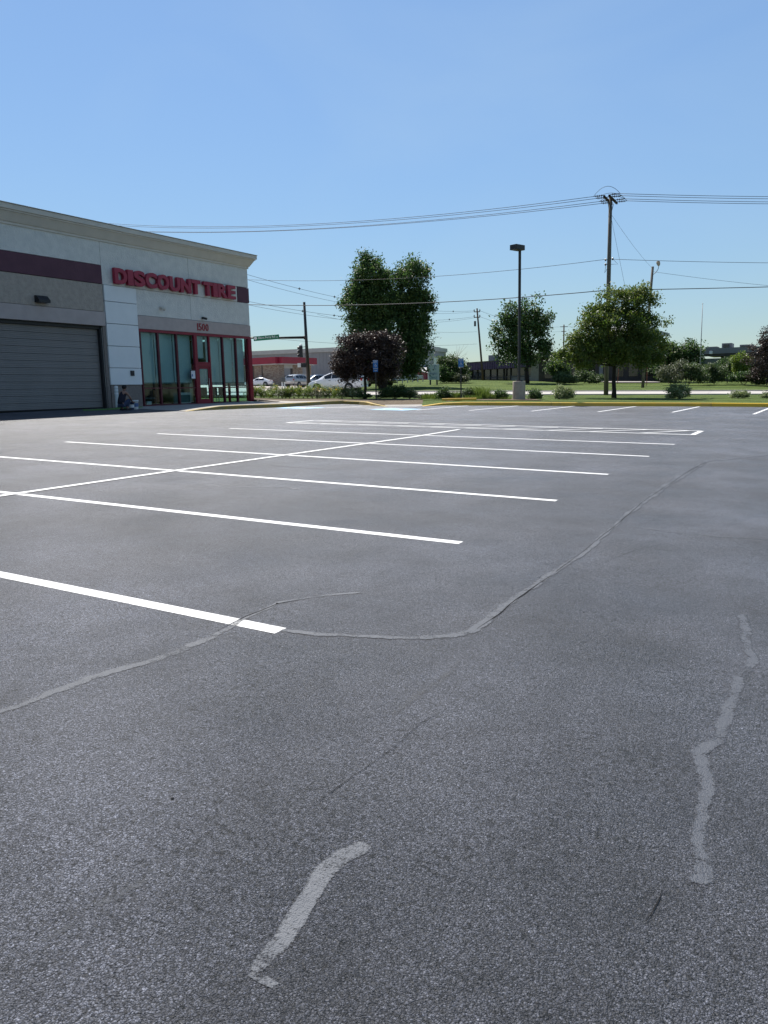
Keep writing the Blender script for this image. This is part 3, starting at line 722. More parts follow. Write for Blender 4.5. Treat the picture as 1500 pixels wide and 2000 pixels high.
MB().box((WX-.02, a+.115, 1.19), (WX-.012, b-.115, 2.74)).build('pane', MT['glass'], GD)
MB().tube([(WX+.07, b-.15, 1.75), (WX+.09, b-.15, 1.80), (WX+.09, b-.15, 2.2), (WX+.07, b-.15, 2.25)], .014).build('pull_handle', MT['steel'], GD)
MB().box((WX-.06, a+.12, 1.90), (WX-.03, b-.12, 1.94)).build('push_bar', MT['steel'], GD)
MB().box((WX-.05, a, FZ-.012), (WX+.10, b, FZ+.008)).build('threshold', MT['steel'], GD)
# end bay glazing
yw = YC-.02
for x in np.linspace(XG+.05, WX-.32, 4):
    MB().box((x-.05, yw-.12, FZ-.3), (x+.05, yw+.0, DZ-.004)).build('side_mullion', MT['redmetal'], SF)
MB().box((XG, yw-.08, FZ-.3), (WX-.1, yw-.01, FZ+.07)).build('sill', MT['darkred'], SF)
MB().box((XG, yw-.06, FZ+.07), (WX-.1, yw-.05, DZ-.004)).build('pane', MT['glass'], SF)
bl_ = MB().box((XG+.1, yw-.33, 3.2), (WX-.75, yw-.32, 4.45)).build('blind', MT['blind'], SF)
# interior shell
it = MB(); it.box((-38., 26.0, FZ-.12), (WX-.10, YC-.12, FZ-.01))
it.build('showroom_floor', MT['midgrey'], SH)
it = MB(); it.box((-38., 26.0, 4.6), (WX-.5, YC-.42, 4.7)); it.build('showroom_ceiling', MT['midgrey'], SH)
it = MB(); it.box((-38.1, 26.0, FZ), (-38., YC-.4, 4.6)); it.box((-38., 26.2, FZ), (WX-.5, 26.35, 4.6)); it.build('showroom_wall', MT['midgrey'], SH)
# small fittings
LM = MB().prism([(.0, 0), (.0, .28), (.12, .28), (.30, .10), (.30, 0)], (WX+.0, 20.98, 5.33), (1,0,0), (0,0,1), (0,1,0), .54).build('wall_lamp', MT['black'], SH)
MB().box((WX+.03, 21.03, 5.318), (WX+.27, 21.47, 5.328)).build('lamp_lens', MT['midgrey'], LM)
SCN = MB().lathe((WX+.0, 27.9, 5.64), [(.10, 0), (.10, .03), (.03, .05), (.03, .14)], 12, (1,0,0)).build('spotlight', MT['cornice'], SH)
MB().lathe((WX+.14, 27.9, 5.64), [(.05, -.06), (.085, .02), (.085, .16), (.07, .17)], 12, (.6,.6,-.5)).build('spotlight_head', MT['cornice'], SCN)
CA = MB().box((WX, 30.72, 5.30), (WX+.10, 30.82, 5.40), .01).build('camera', MT['black'], SH)
MB().lathe((WX+.12, 30.70, 5.35), [(.055, 0), (.06, .04), (.06, .22), (.04, .24)], 12, (.35,.9,-.2)).build('camera_barrel', MT['black'], CA)
MB().box((WX+.05, 25.70, 2.36), (WX+.11, 25.90, 2.60), .01).build('outlet_box', MT['black'], SH)
PO = MB().box((WX+.02, 29.66, 2.20), (WX+.05, 30.0, 2.68), .004).build('poster_frame', MT['black'], SH)
MB().box((WX+.051, 29.69, 2.24), (WX+.055, 29.97, 2.63)).build('poster_sheet', MT['paper'], PO)
MB().box((WX+.056, 29.72, 2.34), (WX+.058, 29.80, 2.46)).build('poster_print', MT['inkblue'], PO)
# sign: every letter stands alone
adv = {'D': 1.0, 'I': .46, 'S': .95, 'C': 1.0, 'O': 1.06, 'U': .98, 'N': 1.02, 'T': .90, 'R': .98, 'E': .86}
def word(txt, y0, y1, z0, z1, depth):
    tot = sum(adv[c] for c in txt); gap = .02*(y1-y0)/tot*0 + .03; k = (y1-y0 - gap*(len(txt)-1))/tot; y = y0
    for c in txt:
        o = put_text('sign_letter', c, MT['letter'], SH, (WX+.06, y, z0), (0,1,0), (0,0,1), (1,0,0), adv[c]*k, z1-z0 + (.02 if c in 'SCO' else 0), depth, bold={'R': .034, 'E': .04, 'S': .042}.get(c, .052))
        y += adv[c]*k + gap
word('DISCOUNT', 25.06, 30.57, 6.49, 7.19, .17); word('TIRE', 30.80, 33.27, 6.49, 7.19, .17)
y = 30.33
for c, wd in zip('1500', (.055, .20, .20, .20)):
    put_text('street_number', c, MT['number'], SH, (WX+.04, y, 4.70), (0,1,0), (0,0,1), (1,0,0), wd, .36, .03, bold=.0); y += wd + .055

# showroom furniture seen low through the glass
def box_thing(name, label, cat, parts, loc, group=None):
    t = thing(name, label, cat, loc, group)
    for nm, a, b, m, bv in parts: MB().box(np.array(loc)+np.array(a), np.array(loc)+np.array(b), bv).build(nm, MT[m], t)
    return t
box_thing('service_counter', 'long dark service counter deep inside the tire shop showroom', 'counter',
    [('body', (-.4, -2.2, 0), (.3, 2.2, 1.0), 'dark', .02), ('counter_top', (-.5, -2.3, 1.0), (.4, 2.3, 1.05), 'midgrey', .01)], (-34.2, 29.5, FZ))
def chair(y, lab):
    t = thing('waiting_chair', lab, 'chair', (-30.2, y, FZ), 'chairs behind the shop window'); L0 = np.array((-30.2, y, FZ))
    MB().box(L0+(-.25,-.26,.40), L0+(.25,.26,.47), .02).build('seat', MT['black'], t); MB().box(L0+(.2,-.25,.47), L0+(.27,.25,.88), .02).build('backrest', MT['black'], t)
    for sx in (-.22, .22):
        for sy in (-.22, .22): MB().tube([L0+(sx,sy,.40), L0+(sx,sy,0)], .014).build('leg', MT['steel'], t)
for y, l in ((31.7, 'black waiting chair just right of the red shop door behind glass'), (32.5, 'black waiting chair in the middle right of the shop door behind glass'), (33.15, 'black waiting chair nearest the shop corner behind glass')): chair(y, l)
box_thing('display_case', 'pale display box on the floor behind the window left of the shop door', 'display case', [('body', (-.2, -.42, 0), (.2, .42, .62), 'blind', .01), ('printed_panel', (.2, -.36, .12), (.212, .36, .5), 'hem', .0)], (-29.5, 29.6, FZ))
box_thing('tire_rack', 'dark rack behind the leftmost shop windows', 'rack', [('shelf', (-.3, -.55, .35), (.3, .55, .40), 'midgrey', 0), ('shelf', (-.3, -.55, .0), (.3, .55, .05), 'midgrey', 0), ('post', (-.3, -.55, 0), (-.25, -.5, .8), 'black', 0), ('post', (.25, .5, 0), (.3, .55, .8), 'black', 0), ('carton', (-.15, -.35, .40), (.15, -.1, .62), 'plaster', 0), ('carton', (-.15, .0, .05), (.2, .3, .22), 'white', 0)], (-29.6, 27.1, FZ))

# ------------------------------------------------------------------ foliage
def frame(n):
    z = rng.normal(size=(n, 3)); z /= np.linalg.norm(z, axis=1)[:, None]
    return z
def leaves(C, L, asp=.6, up=.35, droop=0.):
    """one folded four-corner leaf at every point of C"""
    n = len(C); d = frame(n); d[:, 2] -= droop; d /= np.linalg.norm(d, axis=1)[:, None]
    nn = frame(n); nn[:, 2] = np.abs(nn[:, 2]) + up
    s = np.cross(d, nn); s /= np.linalg.norm(s, axis=1)[:, None] + 1e-9; nz_ = np.cross(s, d)
    Ls = (L*rng.uniform(.6, 1.3, n))[:, None]
    a = C - d*Ls*.5; b = C + s*Ls*asp*.5 + nz_*Ls*.06; c = C + d*Ls*.5; e = C - s*Ls*asp*.5 + nz_*Ls*.06
    V = np.stack([a, b, c, e], 1).reshape(-1, 3); F = np.arange(4*n).reshape(n, 4)
    return V, F
def crown_points(lobes, nclump, per, csize, hollow=.45, flat=.8, spike=0.):
    """lobes: (centre, radii); leaves gather in clumps set mostly near the surface of the lobes"""
    vol = np.array([np.prod(r)**.72 for _, r in lobes]); vol /= vol.sum(); pts = []; cl = []
    for (c, r), f in zip(lobes, vol):
        m = max(3, int(nclump*f)); d = frame(m); k = (hollow + (1-hollow)*rng.random(m)**.55)[:, None]
        k *= 1 + .10*np.clip(rng.normal(size=(m, 1)), -1.5, 1.5)*(k > .75)
        cc = c + d*k*np.array(r); cl.append(cc)
        for q, dd in zip(cc, d):
            nn = int(per*rng.uniform(.55, 1.45)); sg = csize*rng.uniform(.6, 1.25)
            g = np.clip(rng.normal(size=(nn, 3)), -1.7, 1.7)*sg*np.array([1, 1, flat])
            if spike: g += dd*np.clip(np.abs(rng.normal(size=(nn, 1))), 0, 1.8)*sg*spike + np.array([0,0,1.])*np.clip(np.abs(rng.normal(size=(nn, 1))), 0, 1.8)*sg*spike*.6
            pts.append(q + g)
    return np.concatenate(pts), np.concatenate(cl)
def px_lobes(L, v, deep=1., sc=.93):
    out = []
    for x, y, rx, ry in L:
        c = atv(x, y, v + rng.uniform(-.15, .15)*rx*v/FPX); k = sc*v/FPX; out.append((c, (rx*k, rx*k*deep, ry*k)))
    return out
def limb(a, b, r0, r1, bend=.15, n=5):
    a, b = np.array(a), np.array(b); L = np.linalg.norm(b-a); P = []; off = rng.normal(size=3)*L*bend; off[2] = abs(off[2])*.2 - L*bend*.5
    for i in range(n+1):
        t = i/n; P.append(a + (b-a)*t + off*4*t*(1-t)*.5)
    return P, list(np.linspace(r0, r1, n+1))
MT['bark'] = mat('grey_brown_bark', (.085, .07, .058), (.05, .042, .036), 12, .9, bump=.8, bscale=25, bdist=.02, stretch=(1,1,.25), spec=.15)
MT['darkbark'] = mat('dark_bark', (.045, .036, .032), (.028, .024, .022), 12, .9, bump=.8, bscale=25, bdist=.02, stretch=(1,1,.25), spec=.15)
LF = {
 'maple_dark': leafmat('deep_green_leaf', [(.016,.036,.012), (.030,.062,.020), (.068,.115,.036), (.15,.18,.06)], .36),
 'maple': leafmat('mid_green_leaf', [(.030,.058,.014), (.062,.100,.022), (.115,.145,.036), (.19,.20,.06)], .36),
 'plum': leafmat('purple_brown_leaf', [(.018,.011,.012), (.032,.021,.020), (.066,.046,.038), (.13,.098,.078)], .14),
 'shrub': leafmat('shrub_leaf', [(.030,.055,.020), (.055,.085,.030), (.085,.12,.045), (.12,.15,.06)], .28),
 'bright': leafmat('yellow_green_leaf', [(.06,.10,.018), (.10,.15,.028), (.15,.20,.04), (.20,.24,.06)], .35),
 'variegated': leafmat('cream_edged_leaf', [(.06,.10,.035), (.12,.16,.06), (.24,.27,.13), (.40,.41,.24)], .28),
 'grey': leafmat('dull_grey_green_leaf', [(.040,.055,.028), (.070,.085,.045), (.10,.11,.06), (.14,.14,.08)], .25),
 'flower': leafmat('yellow_flower', [(.45,.26,.03), (.55,.36,.06), (.60,.45,.16), (.65,.55,.30)], .2),
 'whiteflower': leafmat('white_flower', [(.5,.48,.40), (.6,.58,.5), (.66,.64,.56), (.7,.68,.62)], .2),
 'grass': leafmat('tall_grass_blade', [(.07,.11,.02), (.10,.15,.03), (.14,.19,.045), (.2,.22,.08)], .3),
}
def tree(name, label, base, lobes, leaf, nclump, per, L, csize, r0, bark='bark', limbs=16, fork=None, hollow=.45, spike=.5, group=None, cat='tree', asp=.6):
    t = thing(name, label, cat, base, group)
    P, cl = crown_points(lobes, nclump, per, csize, hollow, .8, spike); V, F = leaves(P, L, asp)
    mesh_np('crown', V, F, LF[leaf], t)
    cen = np.mean([c for c, _ in lobes], 0); top = np.array(base)*.0 + np.array([cen[0], cen[1], cen[2]]); H = cen[2] - base[2]
    mid = np.array(base) + (top - np.array(base))*(fork or .55); mid[:2] = np.array(base)[:2]*.8 + mid[:2]*.2
    mb = MB(); b0 = np.array(base) - np.array([0,0,.15])
    mb.tube([b0, np.array(base)+(0,0,.12*H), (np.array(base)+mid)/2 + rng.normal(size=3)*.008*H*(1,1,0), mid, top], [r0*1.45, r0*1.08, r0, r0*.85, r0*.3], 10)
    tk = mb.build('trunk', MT[bark], t, True)
    idx = rng.choice(len(cl), min(limbs, len(cl)), replace=False)
    for i in idx:
        s_ = mid + (top - mid)*rng.uniform(0, .8)*(1 if rng.random() < .6 else 0); Pm, R = limb(s_, cl[i], r0*rng.uniform(.3, .5), r0*.06, .12)
        MB().tube(Pm, R, 6).build('branch', MT[bark], tk, True)
    return t
def shrub(name, label, base, lobes, leaf, nclump, per, L, csize, group=None, stems=5, cat='shrub', asp=.6, spike=.4, hollow=.3, flowers=None, nf=0):
    t = thing(name, label, cat, base, group)
    P, cl = crown_points(lobes, nclump, per, csize, hollow, .85, spike); P = P[P[:, 2] > base[2] + .02]
    V, F = leaves(P, L, asp, .5); mesh_np('foliage', V, F, LF[leaf], t)
    if flowers:
        top = P[P[:, 2] > np.quantile(P[:, 2], .62)]; q = top[rng.choice(len(top), min(nf, len(top)), replace=False)] + np.array([0,0,.04]); V, F = leaves(q, L*1.15, .9, 1.5); mesh_np('blossoms', V, F, LF[flowers], t)
    for i in rng.choice(len(cl), min(stems, len(cl)), replace=False):
        Pm, R = limb(np.array(base)-(0,0,.05), cl[i], .018, .006, .1, 3); MB().tube(Pm, R, 5).build('stem', MT['bark'], t)
    return t
# the big twin-crowned tree across the street
VT = 86
bt = gv(748, VT)
tree('twin_crown_tree', 'tall dense dark green tree with two rounded tops behind the purple tree', bt,
     px_lobes([(722,552,44,46),(802,556,38,48),(703,600,36,45),(752,590,50,45),(820,605,32,45),(705,660,34,45),(760,655,55,60),(818,665,32,45),(745,705,55,35),(800,710,38,26)], VT, .9, .76),
     'maple_dark', 620, 170, .26, .42, .38, 'darkbark', 26, .35, hollow=.42, spike=1.0)
VP = 47.5
bp_ = atv(713, 786, VP); bp_[2] = ground(bp_[0], bp_[1]) + .1
tree('purple_leaf_tree', 'round purple-leaved tree in the bed beside the shop walk', bp_,
     px_lobes([(694,684,34,26),(744,680,30,26),(716,674,30,12),(674,712,28,18),(764,706,20,28),(722,706,46,30),(684,734,22,9),(748,736,26,12),(662,722,16,10),(762,682,14,14)], VP, .95),
     'plum', 330, 130, .115, .20, .09, 'darkbark', 18, .5, hollow=.35, spike=.7)
VA = 97
ba = gv(1030, VA)
tree('ash_tree', 'open-branched green tree behind the parking lot lamp post', ba,
     px_lobes([(1003,612,20,22),(1035,615,24,28),(985,650,20,26),(1022,650,40,36),(1060,640,16,24),(1000,690,32,22),(1040,690,34,26),(1068,665,12,24),(972,668,10,10)], VA, .95),
     'maple_dark', 190, 95, .30, .42, .20, 'darkbark', 24, .45, hollow=.25, spike=1.0)
VM = 46
bmp = atv(1199, 780, VM); bmp[2] = ground(bmp[0], bmp[1]) + .1
tree('young_maple', 'young maple with yellow-green leaf clusters on the kerbside grass', bmp,
     px_lobes([(1190,600,28,30),(1225,600,34,34),(1255,605,24,42),(1165,630,26,24),(1205,640,60,38),(1260,650,36,34),(1140,660,22,18),(1180,678,60,32),(1235,685,56,32),(1112,698,22,12),(1275,690,26,24),(1150,700,36,18),(1262,578,14,16),(1125,672,20,14),(1098,702,14,8)], VM, .95, .98),
     'maple', 400, 115, .135, .21, .115, 'darkbark', 26, .5, hollow=.28, spike=.8)
VR = 84
br_ = gv(1504, VR)
tree('copper_leaf_tree', 'copper brown tree at the right edge beyond the street', br_,
     px_lobes([(1500,668,14,26),(1492,700,22,28),(1515,690,24,40),(1500,725,30,22)], VR), 'plum', 130, 90, .20, .30, .12, 'darkbark', 12, .4, hollow=.3, spike=1.)
# hedge trees and shrubs far right
def bush(px, rowt, rx, v, leaf, label, lobes=None, n=60, per=60, L=.17, cs=.25, name='shrub', **k):
    b = gv(px, v); rb = row(b); L_ = [(a, b+1.5, c*.86, d*.84) for a, b, c, d in lobes] if lobes else [(px, (rowt+rb)/2+2, rx, (rb-rowt)/2), (px-rx*.4, (rowt+2*rb)/3+2, rx*.6, (rb-rowt)/3), (px+rx*.4, (rowt+2*rb)/3, rx*.62, (rb-rowt)/2.8)]
    return shrub(name, label, b, px_lobes(L_, v), leaf, n, per, L, cs, **k)
bush(1320, 668, 42, 100, 'maple_dark', 'dark leafy tree between the young maple and the flagpole', [(1305,690,30,24),(1335,685,28,20),(1350,712,26,26),(1300,720,30,24),(1360,690,14,16)], 150, 80, .28, .42, name='dark_thicket_tree', cat='tree')
bush(1310, 712, 26, 88, 'grey', 'grey-green wild shrub left of the yellow-green shrub', [(1305,728,24,16),(1335,722,24,18),(1320,735,34,10)], 90, 70, .17, .25)
bush(1345, 712, 20, 87, 'shrub', 'wild mid-green shrub in the thicket edge right of the poles', [(1350,725,20,18),(1370,735,16,10)], 70, 70, .17, .25)
bush(1395, 712, 26, 89, 'shrub', 'broad dark shrub with yellowish top in front of the grey building', [(1385,725,24,15),(1405,727,18,17),(1395,735,28,9)], 90, 75, .17, .25)
bush(1420, 700, 15, 93, 'maple_dark', 'dark rounded shrub against the grey building wall', [(1418,712,15,16),(1425,728,14,14)], 60, 70, .18, .26)
bush(1448, 688, 17, 90, 'bright', 'tall yellow-green shrub in front of the grey building', [(1440,705,11,16),(1455,702,12,16),(1448,722,17,16)], 80, 80, .17, .24)
bush(1455, 725, 24, 86, 'maple_dark', 'low dark shrub at the foot of the yellow-green shrub', [(1440,734,16,9),(1462,733,18,10)], 60, 75, .16, .22)
bush(1482, 728, 14, 86, 'shrub', 'low green shrub under the copper brown tree', None, 40, 60, .16, .22)
# shrubs round the dental sign and the purple building
bush(875, 700, 30, 100, 'shrub', 'big rounded green tree-shrub right of the pale dental sign', [(868,712,18,16),(885,718,24,22),(872,730,22,14),(905,728,14,14)], 130, 80, .24, .36)
bush(872, 712, 22, 98, 'maple_dark', 'dark shrub standing right behind the dental sign', [(866,727,14,16),(880,733,16,12)], 70, 80, .20, .28)
bush(900, 735, 16, 97, 'grey', 'low clipped shrub left of the purple building', [(895,738,12,6),(907,738,10,6)], 40, 60, .18, .2)
bush(1103, 728, 22, 92, 'shrub', 'low mounded shrub left of the young maple trunk across the street', [(1095,739,18,9),(1115,741,16,8)], 60, 75, .17, .22)
bush(1140, 722, 14, 94, 'shrub', 'rough green shrub behind the low mounded shrub', [(1135,732,12,10),(1148,736,12,8)], 50, 60, .17, .24)
bush(1165, 735, 16, 93, 'shrub', 'flat green shrub just left of the tall utility pole', [(1158,741,14,6),(1172,740,10,7)], 40, 60, .16, .2)
bush(1088, 700, 18, 103, 'maple_dark', 'dark shrub against the long dark building wall', [(1085,715,16,16),(1095,725,16,14)], 70, 70, .22, .32)
# kerbside shrubs
def ks(px, rt, rx, v, leaf, label, rb, n=40, per=70, L=.075, cs=.10, **k):
    b = atv(px, rb, v); b[2] = ground(b[0], b[1]) + .12; rb = row(b)
    L_ = [(px, (rt+rb)/2+1, rx*.85, (rb-rt)/2), (px-rx*.45, (rt+2*rb)/3+1, rx*.55, (rb-rt)/3), (px+rx*.45, (rt+2*rb)/3, rx*.55, (rb-rt)/3)]
    return shrub('kerbside_shrub', label, b, px_lobes(L_, v), leaf, n, per, L, cs, group='shrubs along the kerb', **k)
ks(868, 755, 15, 43.5, 'maple_dark', 'dark rounded shrub left of the right-hand handicap sign', 778)
ks(914, 760, 12, 43.5, 'shrub', 'small grey-green shrub just right of the handicap sign post', 778)
ks(978, 761, 13, 43, 'maple_dark', 'small dark shrub between the tall grass and the concrete lamp base', 781)
ks(1045, 760, 15, 43, 'maple_dark', 'dark rounded shrub directly right of the concrete lamp base', 781)
ks(1101, 753, 22, 43.5, 'variegated', 'pale variegated shrub between the lamp base and the maple', 780, 60, 80)
ks(1323, 750, 24, 44, 'variegated', 'larger pale variegated shrub right of the maple', 779, 70, 80)
ks(1447, 762, 18, 44.5, 'variegated', 'low pale variegated shrub near the right edge with white tips', 778, 45, 70)
ks(1497, 768, 9, 44.5, 'variegated', 'small pale shrub cut by the right edge', 778, 25, 60)
ks(690, 757, 22, 47, 'variegated', 'pale green shrub under the left side of the purple tree', 783, 60, 80)
ks(770, 752, 32, 46, 'maple_dark', 'wide dark shrub at the foot of the left-hand handicap sign', 786, 110, 90)
ks(800, 762, 14, 46, 'shrub', 'lighter green shrub at the right end of the wide dark shrub', 787, 45, 70)
ks(712, 772, 14, 46.5, 'maple_dark', 'small dark shrub at the purple tree trunk', 785, 35, 70)
ks(822, 776, 12, 45, 'grey', 'sparse dry weed clump at the end of the planting bed', 788, 20, 40)
ks(742, 775, 12, 46.5, 'grey', 'small grey shrub behind the left-hand handicap sign post', 785, 25, 50)
# flower bed by the shop corner
fl = []
for k in range(22):
    px = 492 + k*8.4 + rng.uniform(-2, 2); v = 49.5 - .05*k + rng.uniform(-1.5, .6)
    b = atv(px, 780, v); b[2] = ground(b[0], b[1]) + .09
    hgt = rng.uniform(.42, .72); lb = [(b + np.array([0,0,hgt*.5]), (.32, .32, hgt*.5)), (b + np.array([rng.uniform(-.2,.2), rng.uniform(-.2,.2), hgt*.6]), (.22, .22, hgt*.4))]
    ordn = ['first','second','third','fourth','fifth','sixth','seventh','eighth','ninth','tenth','eleventh','twelfth','thirteenth','fourteenth','fifteenth','sixteenth','seventeenth','eighteenth','nineteenth','twentieth','twenty-first','last'][k]
    shrub('daylily_clump', '%s leafy flowering clump from the shop corner in the long bed' % ordn, b, lb, ['bright','shrub','bright','grey'][k%4], 22, 55, .10, .10, group='flower clumps by the shop corner', stems=3, cat='flower', asp=.22, spike=.7, flowers=['flower','whiteflower','flower'][k%3], nf=[16,8,5][k%3])
# tall grass tufts
def tuft(px, v, h, n, rad, label, leaf='grass'):
    b = atv(px, 778, v); b[2] = ground(b[0], b[1]) + .11
    t = thing('tall_grass_tuft', label, 'grass', b, 'grass tufts in the kerbside bed')
    a = rng.uniform(0, 2*math.pi, n); rr = rad*np.sqrt(rng.random(n)); o = b + np.stack([rr*np.cos(a), rr*np.sin(a), 0*a], 1)
    hh = h*rng.uniform(.4, 1.1, n)[:, None]; ln = rng.normal(size=(n, 3))*.30*hh; ln[:, 2] = 0; sd = frame(n); sd[:, 2] = 0; wd = .009
    m1 = o + np.array([0,0,.55])*hh + ln*.3; tp = o + np.array([0,0,1.])*hh*.95 + ln
    V = np.stack([o - sd*wd, o + sd*wd, m1 + sd*wd, tp, m1 - sd*wd], 1).reshape(-1, 3); F = np.arange(5*n).reshape(n, 5)
    mesh_np('blades', V, F, LF[leaf], t)
for px, v, h, n, rd, lb in [(938,43.6,.75,900,.55,'bright tall grass tuft between the handicap sign and the lamp base'),(885,43.8,.5,700,.5,'bright grass tuft left of the right-hand handicap sign post'),(845,44.5,.38,700,.7,'low grass patch right of the dry weed clump'),(958,43.2,.4,600,.45,'lower grass tuft beside the small dark shrub'),(925,42.9,.3,500,.5,'short weeds behind the yellow parking block'),(1015,43.8,.3,300,.3,'thin grass behind the concrete lamp base'),(985,42.6,.18,200,.4,'sparse low weeds in front of the small dark shrub')]:
    tuft(px, v, h, n, rd, lb)

# ------------------------------------------------------------------ posts, signs, lamps
Z = np.array([0, 0, 1.])
MT['lampconc'] = mat('formed_concrete', (.40, .335, .27), (.33, .275, .225), 5, .85, bump=.5, bscale=30, bdist=.008, spec=.2)
MT['bronze'] = mat('dark_bronze_paint', (.020, .017, .016), (.028, .024, .022), 3, .45)
MT['wood'] = mat('weathered_pole_wood', (.17, .15, .13), (.10, .09, .078), 8, .9, bump=.8, bscale=20, bdist=.01, stretch=(1,1,.12), spec=.15)
MT['wood2'] = mat('brown_pole_wood', (.15, .10, .075), (.10, .068, .05), 8, .9, stretch=(1,1,.12), spec=.15)
MT['signblue'] = mat('sign_blue', (.015, .12, .36), (.02, .14, .40), 4, .4)
MT['signwhite'] = mat('sign_white', (.75, .76, .76), (.70, .71, .72), 4, .45)
MT['signgreen'] = mat('street_sign_green', (.0, .17, .09), (.0, .15, .08), 4, .4)
MT['wire'] = mat('dark_cable', (.03, .032, .036), (.04, .04, .045), 5, .6)
MT['insul'] = mat('brown_porcelain', (.05, .03, .025), (.06, .04, .03), 5, .3)
MT['yellowblock'] = MT['kerb']
lb = atv(1013.5, 784, 42.3); lb[2] = ground(lb[0], lb[1]) + .13
LP = thing('parking_lot_lamp', 'tall dark lamp post on a round concrete base at the kerb', 'lamp post', lb)
k = 42.3/FPX
MB().lathe(lb - Z*.2, [(.345, 0), (.345, 1.16), (.33, 1.19), (.0, 1.195)], 28, closed=False).build('concrete_base', MT['lampconc'], LP, True)
top = hrow(lb, 487.5)
PL = MB().obox(lb + Z*(1.0 + (top-1.0)/2), RT, FW, Z, .065, .065, (top-1.0)/2, .01).build('pole', MT['bronze'], LP)
MB().obox(lb + Z*1.02, RT, FW, Z, .16, .16, .035, .01).build('base_cover', MT['bronze'], PL)
hd = lb + Z*top - RT*.09 - FW*.25
d1 = _n(-RT*.75 - FW*.66); d2 = np.cross(Z, d1)
HD = MB().obox(lb + Z*(top+.08) + d1*.20, d1, d2, Z, .36, .22, .13, .02).build('lamp_head', MT['bronze'], LP)
MB().obox(lb + Z*(top-.056) + d1*.30, d1, d2, Z, .33, .18, .006).build('lens', MT['midgrey'], HD)

def ada_sign(px, rb, rt, v, label, w_=.15, hp=.25):
    b = atv(px, rb, v); b[2] = ground(b[0], b[1]) + .10; H = hrow(b, rt)
    t = thing('handicap_parking_sign', label, 'sign', b, 'handicap parking signs')
    MB().obox(b + Z*(H/2 - .05), RT, FW, Z, .035, .03, H/2 + .05, .006).build('post', MT['black'], t)
    c = b + Z*(H - hp) - FW*.045
    pn = MB().obox(c, RT, FW, Z, w_, .006, hp, .004).build('sign_panel', MT['signblue'], t)
    o = c - FW*.0065 - RT*.095 - Z*.14; isc(o, RT, Z, -FW, .19, .002).build('seated_figure', MT['signwhite'], pn)
    for zz in (hp*.93, -hp*.93): MB().obox(c + Z*zz - FW*.008, RT, FW, Z, w_*.92, .001, .008).build('border', MT['signwhite'], pn)
    put_text('lettering', 'RESERVED', MT['signwhite'], pn, c - FW*.0065 - RT*w_*.75 + Z*(hp*.58), RT, Z, -FW, w_*1.5, .045, .002)
    put_text('lettering', 'PARKING', MT['signwhite'], pn, c - FW*.0065 - RT*w_*.7 + Z*(hp*.34), RT, Z, -FW, w_*1.4, .045, .002)
    if rt < 703:
        return t
    p2 = MB().obox(c - Z*(hp + .10), RT, FW, Z, w_*.95, .006, .075, .004).build('lower_panel', MT['signblue'], t)
    put_text('lettering', 'VAN', MT['signwhite'], p2, c - Z*(hp+.13) - FW*.0065 - RT*.08, RT, Z, -FW, .16, .06, .002)
    return t
ada_sign(735, 787, 703.5, 44.5, 'blue handicap parking sign in front of the purple tree', .14, .24)
ada_sign(900.5, 781, 700, 42.6, 'blue handicap parking sign behind the yellow parking block', .145, .24)
# yellow wheel stop lying behind the kerb
yb = (lot(866, 787.5) + lot(928, 787.8))/2; yb[2] = plane_z(yb[0], yb[1]) + .145
ax = _n((lot(928, 787.8) - lot(866, 787.5))*(1,1,0)); ay = np.cross(Z, ax)
YB = thing('parking_block', 'yellow concrete parking block behind the kerb at the handicap sign', 'parking block', yb)
MB().prism([(-.09, 0), (.09, 0), (.075, .10), (.05, .125), (-.05, .125), (-.075, .10)], yb - ax*.90, ay, Z, ax, 1.8).build('block', MT['kerb'], YB)
for s_ in (-.6, .6): MB().lathe(yb + ax*s_ + Z*.12, [(.018, 0), (.018, .012)], 8).build('anchor_pin', MT['steel'], YB)

# dental monument sign
db = gv(847, 92); k = 92/FPX; zt = hrow(db, 711.5)
DS = thing('dental_sign', 'pale upright dental office sign on the far lawn', 'sign', db)
ex = _n(RT + FW*.15); ez = -np.cross(ex, Z); ez = ez if ez @ FW < 0 else -ez
zl = max(.1, hrow(db, 742))
MB().obox(db + Z*(zl/2 + zt/2), ex, ez, Z, .66, .16, (zt-zl)/2, .02).build('cabinet', mat('sign_cabinet_white', (.46, .53, .55), (.42, .49, .51), 2, .5), DS)
for s_ in (-.4, .4): MB().obox(db + ex*s_ + Z*zl/2, ex, ez, Z, .08, .08, abs(zl)/2 + .1).build('leg', MT['black'], DS)
f0 = db + ez*.161 - ex*.46
put_text('lettering', "Brodie's", MT['inkblue'], DS, f0 + Z*(zl + (zt-zl)*.34), ex, Z, ez, .85, .30, .01)
put_text('lettering', 'Dental', mat('sign_teal', (.02, .14, .17), (.02, .16, .19), 4, .5), DS, f0 + Z*(zl + (zt-zl)*.08), ex, Z, ez, .85, .32, .01)
pts = [f0 + ex*(.66 + .13*math.cos(a)) + Z*(zl + (zt-zl)*.8 + .22*math.sin(a)) + ez*.01 for a in np.linspace(.4, 5.6, 12)]
MB().tube(pts, .025, 6).build('emblem', MT['inkblue'], DS)

